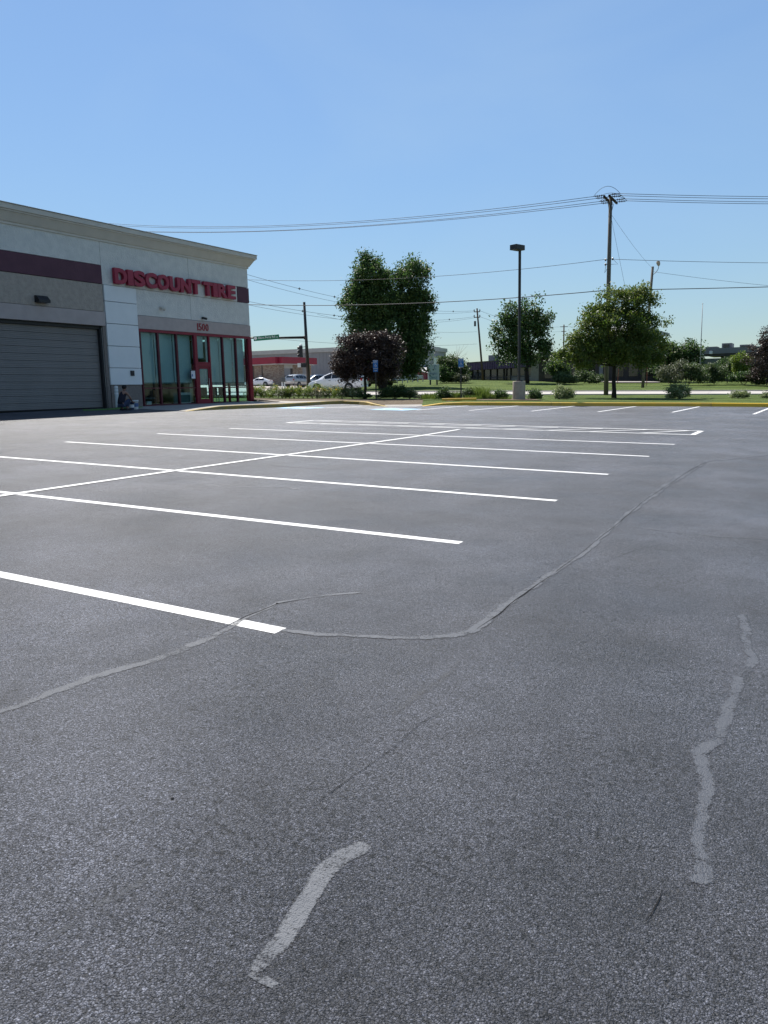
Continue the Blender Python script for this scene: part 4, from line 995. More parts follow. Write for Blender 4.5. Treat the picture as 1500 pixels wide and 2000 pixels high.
# utility poles
def upole(px, v, rt, r0, r1, label, rb=None, lean=0., wood='wood'):
    b = gv(px, v); H = hrow(b, rt)
    t = thing('utility_pole', label, 'utility pole', b, 'wooden utility poles'); top = b + Z*H + RT*lean*H
    MB().tube([b - Z*.3, b + (top-b)*.3, b + (top-b)*.65, top], [r0, r0*.92, (r0+r1)/2, r1], 12).build('shaft', MT[wood], t, True)
    return t, b, top
U1, b1, t1 = upole(1183.5, 54.2, 385, .165, .115, 'tall wooden utility pole with a double crossarm behind the young maple', lean=.0)
xd = _n(RT*.47 + FW*.88)                          # crossarm runs away from us, to the right
for s_ in (-.17, .17):
    o = np.cross(Z, xd)*s_
    MB().obox(t1 - Z*.18 + o, xd, np.cross(Z, xd), Z, 1.25, .055, .065, .005).build('crossarm', MT['darkbark'], U1)
MB().tube([t1 - Z*1.55 + RT*.05, t1 - Z*.25 - xd*.95], .022, 6).build('brace', MT['black'], U1)
MB().tube([t1 - Z*1.55 - RT*.05, t1 - Z*.25 + xd*.95], .022, 6).build('brace', MT['black'], U1)
wd = _n(RT*.93 - FW*.36); ins = []
for s_ in (-1.15, -.5, .5, 1.15):
    a = t1 - Z*.10 + xd*s_; ins.append(a)
    for sg, ex_ in ((-1, .75), (1, .75)):
        p0 = a + wd*.1*sg; MB().tube([p0, p0 + wd*ex_*sg], .022, 6).build('dead_end_clamp', MT['black'], U1)
        for q in np.linspace(.25, .6, 4): MB().lathe(p0 + wd*q*sg, [(.03, -.03), (.075, -.01), (.075, .01), (.03, .03)], 8, wd).build('insulator_disc', MT['insul'], U1)
    hgt = .55 if abs(s_) > 1 else .25
    J = [a + wd*.85*q + Z*hgt*(1 - q*q) for q in np.linspace(-1, 1, 11)]; MB().tube(J, .014, 5).build('jumper', MT['wire'], U1)
for zz, s_ in ((-4.0, 1), (-4.05, -1), (-4.35, -1), (-6.02, 1)):
    MB().tube([t1 + Z*zz, t1 + Z*zz + RT*s_*.22], .02, 6).build('bracket', MT['black'], U1)
    MB().lathe(t1 + Z*zz + RT*s_*.24, [(.03, -.08), (.06, -.05), (.06, .05), (.03, .08)], 8).build('insulator', MT['insul'], U1)
MB().tube([t1 - Z*4.3 - RT*.2, t1 - Z*4.9 - RT*.28, t1 - Z*4.6 - RT*.10], .014, 5).build('drop_loop', MT['wire'], U1)
MB().tube([t1 - Z*4.0 + RT*.25, t1 - Z*4.35 + RT*.6, t1 - Z*4.35 + RT*.1], .014, 5).build('drop_loop', MT['wire'], U1)
U2, b2, t2 = upole(1255, 80, 521, .16, .12, 'shorter wooden utility pole with a street lamp right of the young maple', lean=.055)
arm = [t2 - Z*.75 + RT*.1, t2 - Z*.55 + RT*.35, t2 - Z*.25 + RT*.55, t2 + Z*.15 + RT*.62]
SL = MB().tube(arm, .035, 6).build('lamp_arm', MT['steel'], U2)
MB().lathe(t2 + Z*.12 + RT*.60, [(.09, -.05), (.16, .08), (.19, .3), (.13, .42), (.03, .45)], 10, (-.25, 0, 1)).build('street_lamp_head', MT['lampconc'], SL)
U3, b3, t3 = upole(943.5, 118, 602, .16, .11, 'leaning brown utility pole above the purple-fronted building', lean=-.085, wood='wood2')
for zz in (-.5, -1.3):
    MB().obox(t3 + Z*zz, RT, FW, Z, .45, .05, .06).build('crossarm', MT['wood2'], U3)
    for s_ in (-.42, .42): MB().lathe(t3 + Z*(zz+.05) + RT*s_, [(.05, 0), (.09, .1), (.06, .3)], 8).build('insulator', MT['insul'], U3)
MB().lathe(t3 - Z*2.6 - RT*.3, [(.0, 0), (.16, .0), (.16, .75), (.0, .8)], 10, closed=False).build('transformer', MT['midgrey'], U3)
U4, b4, t4 = upole(1100, 190, 634, .20, .14, 'distant thin utility pole left of the young maple', wood='wood2')
MB().obox(t4 - Z*.5, RT, FW, Z, .9, .06, .07).build('crossarm', MT['wood2'], U4)
MB().obox(t4 - Z*1.6, RT, FW, Z, .6, .06, .07).build('crossarm', MT['wood2'], U4)
# hidden support west of the shop carries the far ends
U5, b5, t5 = upole(95, 90, 430, .17, .12, 'utility pole standing behind the tire shop')

def wire(a, b, sag, r, label, name='overhead_wire', spacers=()):
    n = 26; P = [np.array(a)*(1-q) + np.array(b)*q - Z*sag*4*q*(1-q) for q in np.linspace(0, 1, n)]
    mid = P[n//2]; t = thing(name, label, 'wire', mid, 'overhead wires')
    MB().tube(P, r, 5).build('cable', MT['wire'], t, True)
    for q in spacers:
        p = np.array(a)*(1-q) + np.array(b)*q - Z*sag*4*q*(1-q)
        MB().lathe(p, [(.0, -.16), (.05, -.05), (.16, 0), (.05, .05), (.0, .16)], 4, RT, closed=False).build('spacer', MT['wire'], t)
    return t
R0 = [(1990, 376), (1990, 381), (1990, 387), (1990, 391)]
names = ['topmost', 'second', 'third', 'lowest']
farl = [(60, 421), (60, 425), (60, 437), (60, 440)]
lrow = [(1150, 393), (1155, 397), (1160, 402), (1165, 406)]
for i in range(4):
    a = ins[i] - wd*.85; e = atv(farl[i][0], farl[i][1], 92)
    wire(a, e, [1.55, 1.5, 1.4, 1.3][i], .017, '%s of the four high wires running left from the double crossarm' % names[i])
    wire(ins[i] + wd*.85, atv(R0[i][0], R0[i][1], 62), .25, .017, '%s of the four high wires running right from the double crossarm' % names[i])
q1 = t1 - Z*4.02
wire(q1 - RT*.25, atv(150, 512, 80), 1.6, .015, 'thin middle-height wire running left from the tall pole behind the tree')
wire(q1 + RT*.25, atv(1900, 510, 60), .2, .015, 'thin middle-height wire running right from the tall pole')
q2 = t1 - Z*6.05
wire(q2 - RT*.1, atv(150, 570, 78), 1.15, .028, 'thick low cable running left across the big tree')
wire(q2 + RT*.1, atv(1900, 546, 60), .1, .028, 'thick low cable running right past the street lamp pole')
wire(t1 - Z*1.0, t2 - Z*.2, .2, .009, 'thin guy wire slanting from the tall pole to the lamp pole')
wire(t1 - Z*1.0, gv(1262, 62) + Z*.3, .1, .009, 'thin steep guy wire slanting down behind the young maple')
wire(t2 - Z*.5 + RT*.1, atv(1900, 580, 78), .5, .014, 'thin wire running right from the lamp pole')
tl = t3
for i, (r_, rr, lab) in enumerate([(500, -.5, 'upper rear line'), (503, -.45, 'upper rear line second')]):
    pass
wire(t3 - Z*.35 - RT*.4, atv(300, 478, 62), 1.6, .016, 'upper rear wire with star spacers passing left of the shop corner', spacers=(.12,.25,.40,.50,.60,.70))
wire(t3 - Z*.45 + RT*.1, atv(300, 487, 62), 1.9, .014, 'second rear wire hanging just under the spacer wire')
wire(t3 - Z*1.2 - RT*.4, atv(300, 547, 62), 1.6, .016, 'lower rear wire with star spacers passing behind the big tree', spacers=(.14,.3,.48,.60,.69))
wire(t3 - Z*1.3 + RT*.1, atv(300, 553, 62), 1.8, .014, 'lowest of the rear wires beside the big tree')
wire(t3 - Z*.35 + RT*.4, t4 - Z*.4, 1.0, .018, 'upper wire from the leaning pole down to the distant pole', spacers=(.12,.3))
wire(t3 - Z*1.2 + RT*.4, t4 - Z*1.5, 1.0, .018, 'lower wire from the leaning pole down to the distant pole', spacers=(.2,))
wire(t3 - Z*3.4, atv(620, 614, 95), .8, .014, 'short service wire left of the leaning pole')
wire(t3 - Z*5.2, atv(350, 640, 85), .9, .016, 'low rear wire crossing behind the signal pole')
wire(t4 - Z*.4 + RT*.8, atv(1330, 672, 210), .6, .02, 'distant wire right of the far thin pole')

# traffic signal mast
mbp = gv(603.5, 96); k = 96/FPX
SG = thing('traffic_signal_mast', 'dark traffic signal mast with a long arm and green street sign', 'traffic signal', mbp)
Hm = hrow(mbp, 590); tpm = mbp + Z*Hm - RT*.02*Hm
MB().tube([mbp - Z*.2, mbp + (tpm-mbp)*.5, tpm], [.26, .19, .15], 12).build('mast', MT['bronze'], SG, True)
MB().lathe(mbp, [(.38, -.1), (.38, .12), (.26, .2)], 12).build('foot', MT['bronze'], SG)
za = hrow(mbp, 659); pa = mbp + (tpm-mbp)*(za/Hm)
AR = MB().tube([pa, pa - RT*4.2 + Z*.03, pa - RT*8.4 + Z*.12, pa - RT*12.5 + Z*.3], [.16, .13, .10, .07], 10).build('mast_arm', MT['bronze'], SG, True)
MB().lathe(pa - RT*.1, [(.24, -.18), (.24, .18)], 12, RT).build('arm_collar', MT['bronze'], SG)
sc_ = pa - RT*(603-526.5)*k*.985 - FW*.2 + Z*.05; exs = _n(RT + Z*.062); eys = np.cross(exs, FW); eys = eys if eys[2] > 0 else -eys
GS = MB().obox(sc_, exs, FW, eys, 49*k/2, .02, 8.6*k/2, .006).build('street_sign', MT['signgreen'], SG)
put_text('lettering', 'Blairs Ferry Rd', MT['signwhite'], GS, sc_ - FW*.022 - exs*.98 - eys*.15, exs, eys, -FW, 2.02, .34, .006, .012)
put_text('lettering', 'NE', MT['signwhite'], GS, sc_ - FW*.022 + exs*1.13 - eys*.1, exs, eys, -FW, .28, .18, .006)
em = [(.0, -.2), (.05, -.1), (.16, -.08), (.19, .06), (.1, .2), (-.1, .2), (-.19, .06), (-.16, -.08), (-.05, -.1)]
MB().prism(em, sc_ - FW*.022 - exs*1.33, exs, eys, -FW, .006).build('tree_emblem', MT['signwhite'], GS)
for zr, off, nm in ((681, -.72, 'signal_head'), (713, -.5, 'crosswalk_signal')):
    zz = hrow(mbp, zr); c = mbp + (tpm-mbp)*(zz/Hm) + RT*off
    if nm == 'signal_head':
        hd_ = MB().obox(c - Z*.35, RT, FW, Z, .21, .13, .68, .02).build(nm, MT['black'], SG)
        for j in range(3): MB().tube([c + Z*(.12 - .46*j) - RT*.18, c + Z*(.10 - .46*j) - RT*.42], [.16, .17], 10, False).build('visor', MT['black'], hd_)
        MB().lathe(c + Z*.33, [(.22, 0), (.20, .14), (.10, .24), (.0, .27)], 10, closed=False).build('dome_cap', MT['signwhite'], hd_)
        MB().tube([c + Z*.2 + RT*.2, c + Z*.25 + RT*.72], .035, 6).build('bracket', MT['black'], hd_)
    else:
        hd_ = MB().obox(c + Z*.0, RT, FW, Z, .30, .2, .27, .02).build(nm, MT['black'], SG)
        MB().obox(c - RT*.55, RT, FW, Z, .2, .02, .25).build('button_sign', MT['signwhite'], SG)
# mailboxes beside the forecourt
for px, lab in ((551.5, 'left of two small boxes on posts at the forecourt edge'), (556, 'right of two small boxes on posts at the forecourt edge')):
    b = gv(px, 84); t = thing('post_box', lab, 'box', b, 'boxes on posts'); MB().obox(b + Z*.55, RT, FW, Z, .06, .06, .6).build('post', MT['signwhite'], t)
    MB().obox(b + Z*1.05, RT, FW, Z, .11, .16, .24, .02).build('box', MT['midgrey'], t)

# ------------------------------------------------------------------ far buildings
MT['siding'] = mat('grey_metal_siding', (.27, .27, .285), (.24, .24, .255), .5, .6, spec=.3)
MT['sidtrim'] = mat('pale_eave_trim', (.42, .41, .40), (.38, .37, .36), 1, .6)
MT['fascia'] = mat('crimson_fascia', (.27, .02, .045), (.23, .018, .04), 1, .5)
MT['brick'] = mat('mixed_brown_brick', (.22, .15, .115), (.32, .27, .22), 2.2, .9, bump=.4, bscale=12, bdist=.02, spec=.15, lo=.4, hi=.6, stretch=(1,1,3))
MT['purple'] = mat('purple_ribbed_metal', (.085, .05, .12), (.07, .042, .10), 1, .5)
MT['beige'] = mat('beige_block_wall', (.30, .27, .225), (.25, .225, .19), 3, .9, spec=.2)
MT['darkroof'] = mat('dark_roof_edge', (.06, .058, .06), (.08, .075, .075), 2, .8)
MT['darkwall'] = mat('dark_brown_wall', (.060, .052, .05), (.085, .07, .065), 2, .85)
MT['winglass'] = mat('dark_window_glass', (.012, .014, .018), (.02, .022, .026), 2, .08, spec=.6)
MT['greywall'] = mat('grey_green_panel_wall', (.16, .17, .165), (.14, .15, .145), 1, .8)
MT['roofgrey'] = mat('grey_roof_metal', (.19, .19, .20), (.16, .16, .17), 1, .55)
MT['bluestripe'] = mat('blue_stripe', (.02, .09, .28), (.02, .10, .32), 1, .5)
class Bld:
    """block building: front runs from A to B on the ground, going back by depth"""
    def __init__(s, name, label, A, B, depth, h, cat='building'):
        A, B = np.array(A), np.array(B); s.z = min(A[2], B[2]) - .3; s.A = np.array([A[0], A[1], s.z]); s.L = np.linalg.norm((B-A)[:2]); s.ex = _n((B-A)*(1,1,0)); s.ey = np.array([-s.ex[1], s.ex[0], 0])
        if s.ey @ FW < 0: s.ey = -s.ey
        s.D = depth; s.h = h; s.t = thing(name, label, cat, s.A + s.ex*s.L/2)
    def p(s, a, d, z): return s.A + s.ex*a + s.ey*d + Z*z
    def blk(s, name, a0, a1, d0, d1, z0, z1, m, parent=None, bev=0.):
        return MB().obox(s.p((a0+a1)/2, (d0+d1)/2, (z0+z1)/2), s.ex, s.ey, Z, (a1-a0)/2, (d1-d0)/2, (z1-z0)/2, bev).build(name, MT[m], parent or s.t)
def zrow(P, r, v): return hrow(P, r)
# grey warehouse
wA, wB = gv(380, 190), gv(800, 168); hW = zrow(gv(600, 178), 686.5, 178) + .3
W = Bld('warehouse', 'long grey ribbed-metal warehouse behind the brick station', wA, wB, 25, hW)
W.blk('wall', 0, W.L, 0, W.D, 0, hW - .9, 'siding'); W.blk('eave', -.3, W.L+.3, -.4, W.D+.3, hW - .9, hW, 'sidtrim')
W.blk('roof', 0, W.L, 4, W.D-4, hW, hW + .15, 'roofgrey')
nr = int(W.L/.9)
for i in range(nr): W.blk('siding_rib', i*.9 + .2, i*.9 + .32, -.06, -.005, .2, hW - .95, 'siding')
W.blk('vent_pipe', W.L*.17, W.L*.17 + .25, 8, 8.25, hW + .15, hW + 3.2, 'roofgrey')
# brick station with a red fascia, corner towards us
gC = gv(546, 138); gL = gv(440, 146); gR = gv(609, 146)
hG = zrow(gC, 697, 138)
def station():
    t = thing('brick_station', 'low brick service station with a red fascia band', 'building', gC)
    for A, B, lab in ((gL, gC, 0), (gC, gR, 1)):
        A, B = np.array(A), np.array(B); z0 = gC[2] - .4; ex = _n((B-A)*(1,1,0)); ey = np.array([-ex[1], ex[0], 0]); L = np.linalg.norm((B-A)[:2])
        P = lambda a, d, z: np.array([A[0], A[1], z0]) + ex*a + ey*d + Z*z
        def blk(nm, a0, a1, d0, d1, zl, zh, m, par=t): return MB().obox(P((a0+a1)/2, (d0+d1)/2, (zl+zh)/2), ex, ey, Z, (a1-a0)/2, (d1-d0)/2, (zh-zl)/2).build(nm, MT[m], par)
        top = hG + .4
        ov = .8
        blk('fascia', -.01 if lab else 0, L + (ov if lab else 0), -ov, .2, top - 1.15, top, 'fascia'); blk('soffit', 0, L, -ov + .05, .2, top - 1.32, top - 1.16, 'sidtrim')
        if lab == 0:
            blk('wall', 0, L, 0.02, .3, 0, top - 1.32, 'brick')
            for a in (.54, .70): blk('downpipe', L*a, L*a + .12, -.08, .0, .2, top - 1.35, 'darkroof')
            blk('ice_box', L*.60, L*.68, -1.2, -.2, .3, 1.9, 'darkwall'); blk('pump_post', L*.74, L*.78, -1.4, -1.1, .3, 2.4, 'siding')
        else:
            blk('wall', 0, L*.16, 0.02, .3, 0, top - 1.32, 'brick'); blk('wall', L*.42, L*.72, 0.02, .3, 0, top - 1.32, 'brick'); blk('wall', L*.92, L, .02, .3, 0, top - 1.32, 'brick')
            blk('door_header', L*.16, L*.42, .05, .3, top - 1.95, top - 1.32, 'sidtrim')
            dr = blk('garage_door', L*.18, L*.36, .15, .25, 0, top - 1.95, 'siding')
            for zz in (.8, 1.35, 1.9): blk('pane', L*.19, L*.35, .12, .149, zz, zz + .38, 'winglass', dr)
            blk('door_frame', L*.36, L*.42, .1, .3, 0, top - 1.95, 'darkwall')
            d2_ = blk('side_door', L*.72, L*.92, .1, .25, 0, top - 1.32, 'siding'); blk('pane', L*.74, L*.9, .07, .099, 1.6, 2.6, 'sidtrim', d2_)
    pts = [gL, gC, gR, gR + FW*18 - RT*4, gL + FW*18]
    V = [(p[0], p[1], gC[2] + hG - .06) for p in pts]; MB().add(V, [tuple(range(5))]).build('roof', MT['sidtrim'], t)
station()
# white depot with blue stripe and a red barn-like shed behind the big tree
A, B = gv(770, 175), gv(848, 172); Bd = Bld('white_depot', 'white depot with a blue stripe seen between the big tree and the dental sign', A, B, 14, 7.5)
Bd.blk('wall', 0, Bd.L, 0, 14, 0, 5.2, 'signwhite'); Bd.blk('stripe', Bd.L*.4, Bd.L, -.06, -.005, 2.9, 3.4, 'bluestripe'); Bd.blk('roof', -.2, Bd.L+.2, -.2, 14, 5.2, 5.5, 'sidtrim')
for a in np.linspace(.1, .85, 4): Bd.blk('door', Bd.L*a, Bd.L*a + 1.1, -.08, -.006, 0, 2.4, 'siding')
A, B = gv(841, 171), gv(846.5, 170.8); Bt = Bld('pale_silo', 'narrow pale tower rising beside the big tree', A, B, .8, 9)
Bt.blk('shaft', 0, Bt.L, 0, .8, 0, zrow(A, 684, 171)+.3, 'sidtrim'); Bt.blk('cap', -.06, Bt.L+.06, -.06, .86, zrow(A, 684, 171)+.3, zrow(A, 684, 171)+.45, 'darkroof')
A, B = gv(806, 150), gv(832, 146); Bs = Bld('red_shed', 'small red shed with a pale pitched roof by the dental sign', A, B, 4, 3)
Bs.blk('wall', 0, Bs.L, 0, 4, 0, 1.9, 'fascia')
r_ = [Bs.p(-.3, -.3, 1.85), Bs.p(Bs.L+.5, -.3, 1.5), Bs.p(Bs.L+.5, 4.3, 1.5), Bs.p(-.3, 4.3, 1.85), Bs.p(Bs.L*.25, -.3, 2.6), Bs.p(Bs.L*.25, 4.3, 2.6)]
MB().add(r_, [(0,4,5,3),(4,1,2,5),(0,1,4),(2,3,5)]).build('roof', MT['sidtrim'], Bs.t)
# rail fence at the far drive
A, B = gv(776, 112), gv(826, 112); ex = _n(B-A); L = np.linalg.norm(B-A)
RF = thing('rail_fence', 'low pale rail fence under the big tree by the far drive', 'fence', A)
for i in range(6): p = A + ex*L*i/5; MB().obox(p + Z*.35, RT, FW, Z, .07, .07, .45).build('post', MT['sidtrim'], RF)
for zz in (.42, .75): MB().obox((A+B)/2 + Z*zz, ex, np.cross(Z, ex), Z, L/2, .03, .06).build('rail', MT['signwhite'], RF)
# building with purple fascia: front from left end to behind the maple
pA, pB = gv(917, 124), gv(1075, 108)
hp = zrow(pA, 702, 124) + .3
Pb = Bld('purple_front_building', 'low building with a purple ribbed fascia over dark windows', pA, pB, 12, hp)
LWN = Pb.L
Pb.blk('rear_mass', -.6, LWN, .6, 12, 0, hp - .25, 'beige'); Pb.blk('fascia_backing', 0, LWN*.78, -.5, .7, hp - 1.15, hp - .05, 'purple')
for i in range(int(LWN*.78/.42)): Pb.blk('fascia_rib', i*.42 + .04, i*.42 + .16, -.58, -.505, hp - 1.15, hp - .08, 'purple')
Pb.blk('roof_edge', -.8, LWN+.2, -.6, 12.2, hp - .05, hp + .1, 'darkroof')
Pb.blk('end_wall', -.65, .0, 0, 12, 0, hp - .06, 'beige')
nb = 9; wl = LWN*.78
for i in range(nb+1): Pb.blk('mullion', wl*i/nb - .06, wl*i/nb + .06, .28, .42, .3, hp - 1.15, 'darkroof')
for i in range(nb):
    pn = Pb.blk('pane', wl*i/nb + .065, wl*(i+1)/nb - .065, .42, .46, 1.2, hp - 1.15, 'winglass')
    Pb.blk('lower_panel', wl*i/nb + .065, wl*(i+1)/nb - .065, .40, .46, .35, 1.15, 'winglass' if i < 6 else 'beige'); Pb.blk('rail', wl*i/nb + .065, wl*(i+1)/nb - .065, .36, .46, .95, 1.05, 'darkroof')
Pb.blk('side_block_wall', wl, LWN, .0, .7, 0, hp - .3, 'beige')
Pb.blk('rooftop_vent', LWN*.055, LWN*.055 + 1.25, 3, 4.2, hp + .1, hp + 1.15, 'roofgrey')
# long dark building behind the maple
dA, dB = gv(1052, 107), gv(1292, 103); hd2 = zrow(gv(1100, 106), 682.5, 106) + .3
Db = Bld('dark_office_block', 'long dark brown building in the shade behind the young maple', dA, dB, 10, hd2)
Db.blk('wall', 0, Db.L, 0, 10, 0, hd2 - .7, 'darkwall'); Db.blk('roof_band', -.3, Db.L+.3, -1.2, 10.2, hd2 - .7, hd2, 'darkwall')
for i in range(8):
    a = Db.L*(.05 + i*.115); Db.blk('window', a, a + Db.L*.07, -.05, -.004, 1.0, 2.9, 'winglass')
Db.blk('pale_door', Db.L*.50, Db.L*.53, -.07, -.004, .3, 2.6, 'siding')
# upper gable house far behind
hA, hB = gv(1215, 150), gv(1296, 150); hh_ = zrow(hA, 652, 150) + .3
Hb = Bld('gabled_hall', 'tall pale gabled roof showing above the young maple', hA, hB, 14, hh_ + 1.2)
Hb.blk('wall', .6, Hb.L-.9, 0, 14, 0, hh_ - .1, 'greywall')
r_ = [Hb.p(-.3, -.8, hh_), Hb.p(Hb.L*.1, -.8, hh_+2.2), Hb.p(Hb.L+.6, -.8, hh_+.0), Hb.p(Hb.L+.6, -.8, hh_-.35), Hb.p(-.3, -.8, hh_-.35)]
r2_ = [p + Hb.ey*15.5 for p in r_]; MB().add(r_ + r2_, [(4,3,2,1,0),(5,6,7,8,9),(0,1,6,5),(1,2,7,6),(2,3,8,7),(3,4,9,8),(4,0,5,9)]).build('roof', MT['sidtrim'], Hb.t)
# grey building at the right edge
gA, gB = gv(1362, 108), gv(1620, 100); hg = zrow(gv(1430, 105), 672.5, 105) + .3
Gb = Bld('grey_office_building', 'low grey panelled building with roof units at the right edge', gA, gB, 16, hg)
Gb.blk('wall', .3, Gb.L*.17, .0, 14, 0, hg - 1.35, 'greywall'); Gb.blk('wall', Gb.L*.17, Gb.L, 1.6, 16, 0, hg - .7, 'greywall')
Gb.blk('roof_band', .0, Gb.L, -.6, 16.3, hg - .75, hg, 'roofgrey'); Gb.blk('soffit_beam', .2, Gb.L, -.4, .3, hg - 1.05, hg - .76, 'darkroof')
for i in range(26):
    a = Gb.L*.22 + i*.55; Gb.blk('ribbed_panel', a, a + .46, 1.5, 1.595, hg - 2.0, hg - .8, 'roofgrey')
Gb.blk('canopy', Gb.L*.23, Gb.L*.60, -1.6, 1.5, hg - 2.45, hg - 2.25, 'sidtrim'); Gb.blk('doorway', Gb.L*.18, Gb.L*.205, 1.5, 1.595, .3, hg - 1.4, 'winglass')
for i in range(5): Gb.blk('window', Gb.L*(.26 + i*.065), Gb.L*(.26 + i*.065) + .95, 1.52, 1.596, .9, hg - 2.6, 'winglass')
for a0, a1, z1, nm in ((.02, .115, .35, 'roof_monitor'), (.155, .235, .75, 'rooftop_unit'), (.30, .40, .45, 'rooftop_unit')):
    u_ = Gb.blk(nm, Gb.L*a0, Gb.L*a1, 4, 7, hg, hg + z1 + .05, 'greywall' if z1 < .4 else 'roofgrey')
    if z1 > .4: Gb.blk('grille', Gb.L*a0 + .2, Gb.L*a1 - .3, 3.95, 3.996, hg + .12, hg + z1 - .12, 'winglass', u_)
MB().lathe(Gb.p(Gb.L*.105, -.62, hg - .75), [(.0, -.02), (.22, 0), (.22, .38), (.0, .4)], 8, closed=False).build('wall_light', MT['signwhite'], Gb.t)
r_ = [Gb.p(-.8, -1.2, hg-.9), Gb.p(.9, -1.2, hg-.9), Gb.p(-.5, -1.2, hg+.1), Gb.p(-.8, 3, hg-.9), Gb.p(.9, 3, hg-.9), Gb.p(-.5, 3, hg+.1)]
MB().add(r_, [(0,1,2),(3,5,4),(0,2,5,3),(1,4,5,2),(0,3,4,1)]).build('white_gable', MT['signwhite'], Gb.t)
fp = gv(1366, 98); FP = thing('flagpole', 'thin bare flagpole beside the grey office building', 'flagpole', fp); Hf = zrow(fp, 594, 98)
MB().tube([fp, fp + Z*Hf*.5, fp + Z*Hf], [.07, .055, .035], 8).build('pole', MT['sidtrim'], FP, True); MB().lathe(fp + Z*Hf, [(0, 0), (.08, .06), (0, .14)], 8, closed=False).build('finial', MT['sidtrim'], FP)
# orange marker stakes by the poles
for px, v, rt, ln, lab in ((1206, 90, 720, .05, 'thin orange marker stake leaning behind the maple trunk'), (1263, 82, 712, 0, 'upright orange marker stake beside the street lamp pole'), (1306, 90, 690, -.2, 'leaning orange stake in the thicket')):
    b = gv(px, v); H = zrow(b, rt, v); t = thing('marker_stake', lab, 'stake', b, 'orange stakes'); MB().tube([b, b + Z*H + RT*ln*H], .035, 6).build('stake', mat('stake_orange', (.32, .09, .05), (.26, .08, .045), 4, .7), t)
# bare tree far behind the dental sign shrub
bb = gv(890, 150); BT = thing('bare_tree', 'leafless twiggy tree far behind the shrubs by the dental sign', 'tree', bb)
tk = MB().tube([bb, bb + Z*4], [.2, .12], 6).build('trunk', MT['bark'], BT)
for i in range(16):
    e = bb + Z*rng.uniform(4.6, 6.6) + RT*rng.uniform(-2.6, 2.6) + FW*rng.uniform(-1.5, 1.5); Pm, R = limb(bb + Z*rng.uniform(2.5, 4), e, .035, .01, .14, 5); MB().tube(Pm, R, 4).build('branch', MT['lampconc'], tk)

# ------------------------------------------------------------------ vehicles
MT['carwhite'] = mat('white_car_paint', (.72, .73, .76), (.70, .71, .74), 1, .25, spec=.5, coat=.6)
MT['carsilver'] = mat('silver_car_paint', (.40, .41, .42), (.38, .39, .40), 1, .3, spec=.5, metal=.3, coat=.6)
MT['carblue'] = mat('blue_grey_car_paint', (.16, .20, .25), (.15, .19, .24), 1, .3, spec=.5, coat=.6)
MT['carblack'] = mat('black_car_paint', (.012, .013, .016), (.016, .017, .02), 1, .25, spec=.5, coat=.6)
MT['carglass'] = mat('dark_car_glass', (.012, .014, .017), (.016, .018, .02), 1, .06, spec=.6)
MT['taillight'] = mat('red_tail_lamp', (.35, .01, .015), (.30, .01, .015), 5, .25)
MT['headlamp'] = mat('clear_lamp', (.65, .67, .70), (.6, .62, .66), 5, .15)
CARS = {
 'van':   dict(L=5.1, w=.98, st=[0,.12,.45,1.0,1.55,2.25,2.8,3.7,4.4,4.85,5.05,5.1], bot=[.42,.28,.24,.24,.24,.24,.24,.24,.26,.32,.38,.45], belt=[.62,.76,.90,1.02,1.08,1.11,1.13,1.15,1.16,1.15,1.08,.95], top=[.64,.79,.95,1.10,1.42,1.68,1.75,1.76,1.72,1.62,1.35,.98], wt=[.70,.80,.84,.80,.74,.72,.72,.72,.72,.72,.74,.80], ww=[.75,.88,.96,.99,1,1,1,1,1,.98,.95,.92], win=[(1.62,2.35),(2.42,3.45),(3.52,4.6)], ws=(3,5), rw=(8,10), wh=[.98,4.02]),
 'sedan': dict(L=4.7, w=.91, st=[0,.12,.5,1.1,1.55,2.2,2.6,3.2,3.8,4.2,4.6,4.7], bot=[.40,.26,.20,.20,.20,.20,.20,.20,.20,.26,.34,.42], belt=[.58,.70,.80,.90,.94,.96,.97,.98,1.0,1.0,.96,.85], top=[.60,.73,.84,.95,1.12,1.40,1.45,1.43,1.25,1.06,1.0,.88], wt=[.7,.8,.82,.78,.70,.66,.66,.66,.68,.74,.8,.8], ww=[.75,.88,.95,.98,1,1,1,1,.99,.97,.94,.9], win=[(1.75,2.55),(2.62,3.45)], ws=(3,5), rw=(7,9), wh=[.92,3.72]),
 'suv':   dict(L=4.6, w=.93, st=[0,.12,.45,1.0,1.45,2.0,2.5,3.3,3.9,4.3,4.52,4.6], bot=[.46,.34,.30,.30,.30,.30,.30,.30,.32,.36,.42,.5], belt=[.72,.88,.98,1.06,1.08,1.10,1.11,1.13,1.16,1.16,1.10,.95], top=[.75,.92,1.03,1.12,1.38,1.64,1.69,1.68,1.63,1.55,1.25,.98], wt=[.7,.8,.84,.80,.74,.72,.72,.72,.72,.72,.76,.8], ww=[.75,.9,.96,.99,1,1,1,1,1,.98,.96,.92], win=[(1.6,2.4),(2.48,3.35),(3.42,4.05)], ws=(3,5), rw=(8,10), wh=[.9,3.6]),
}
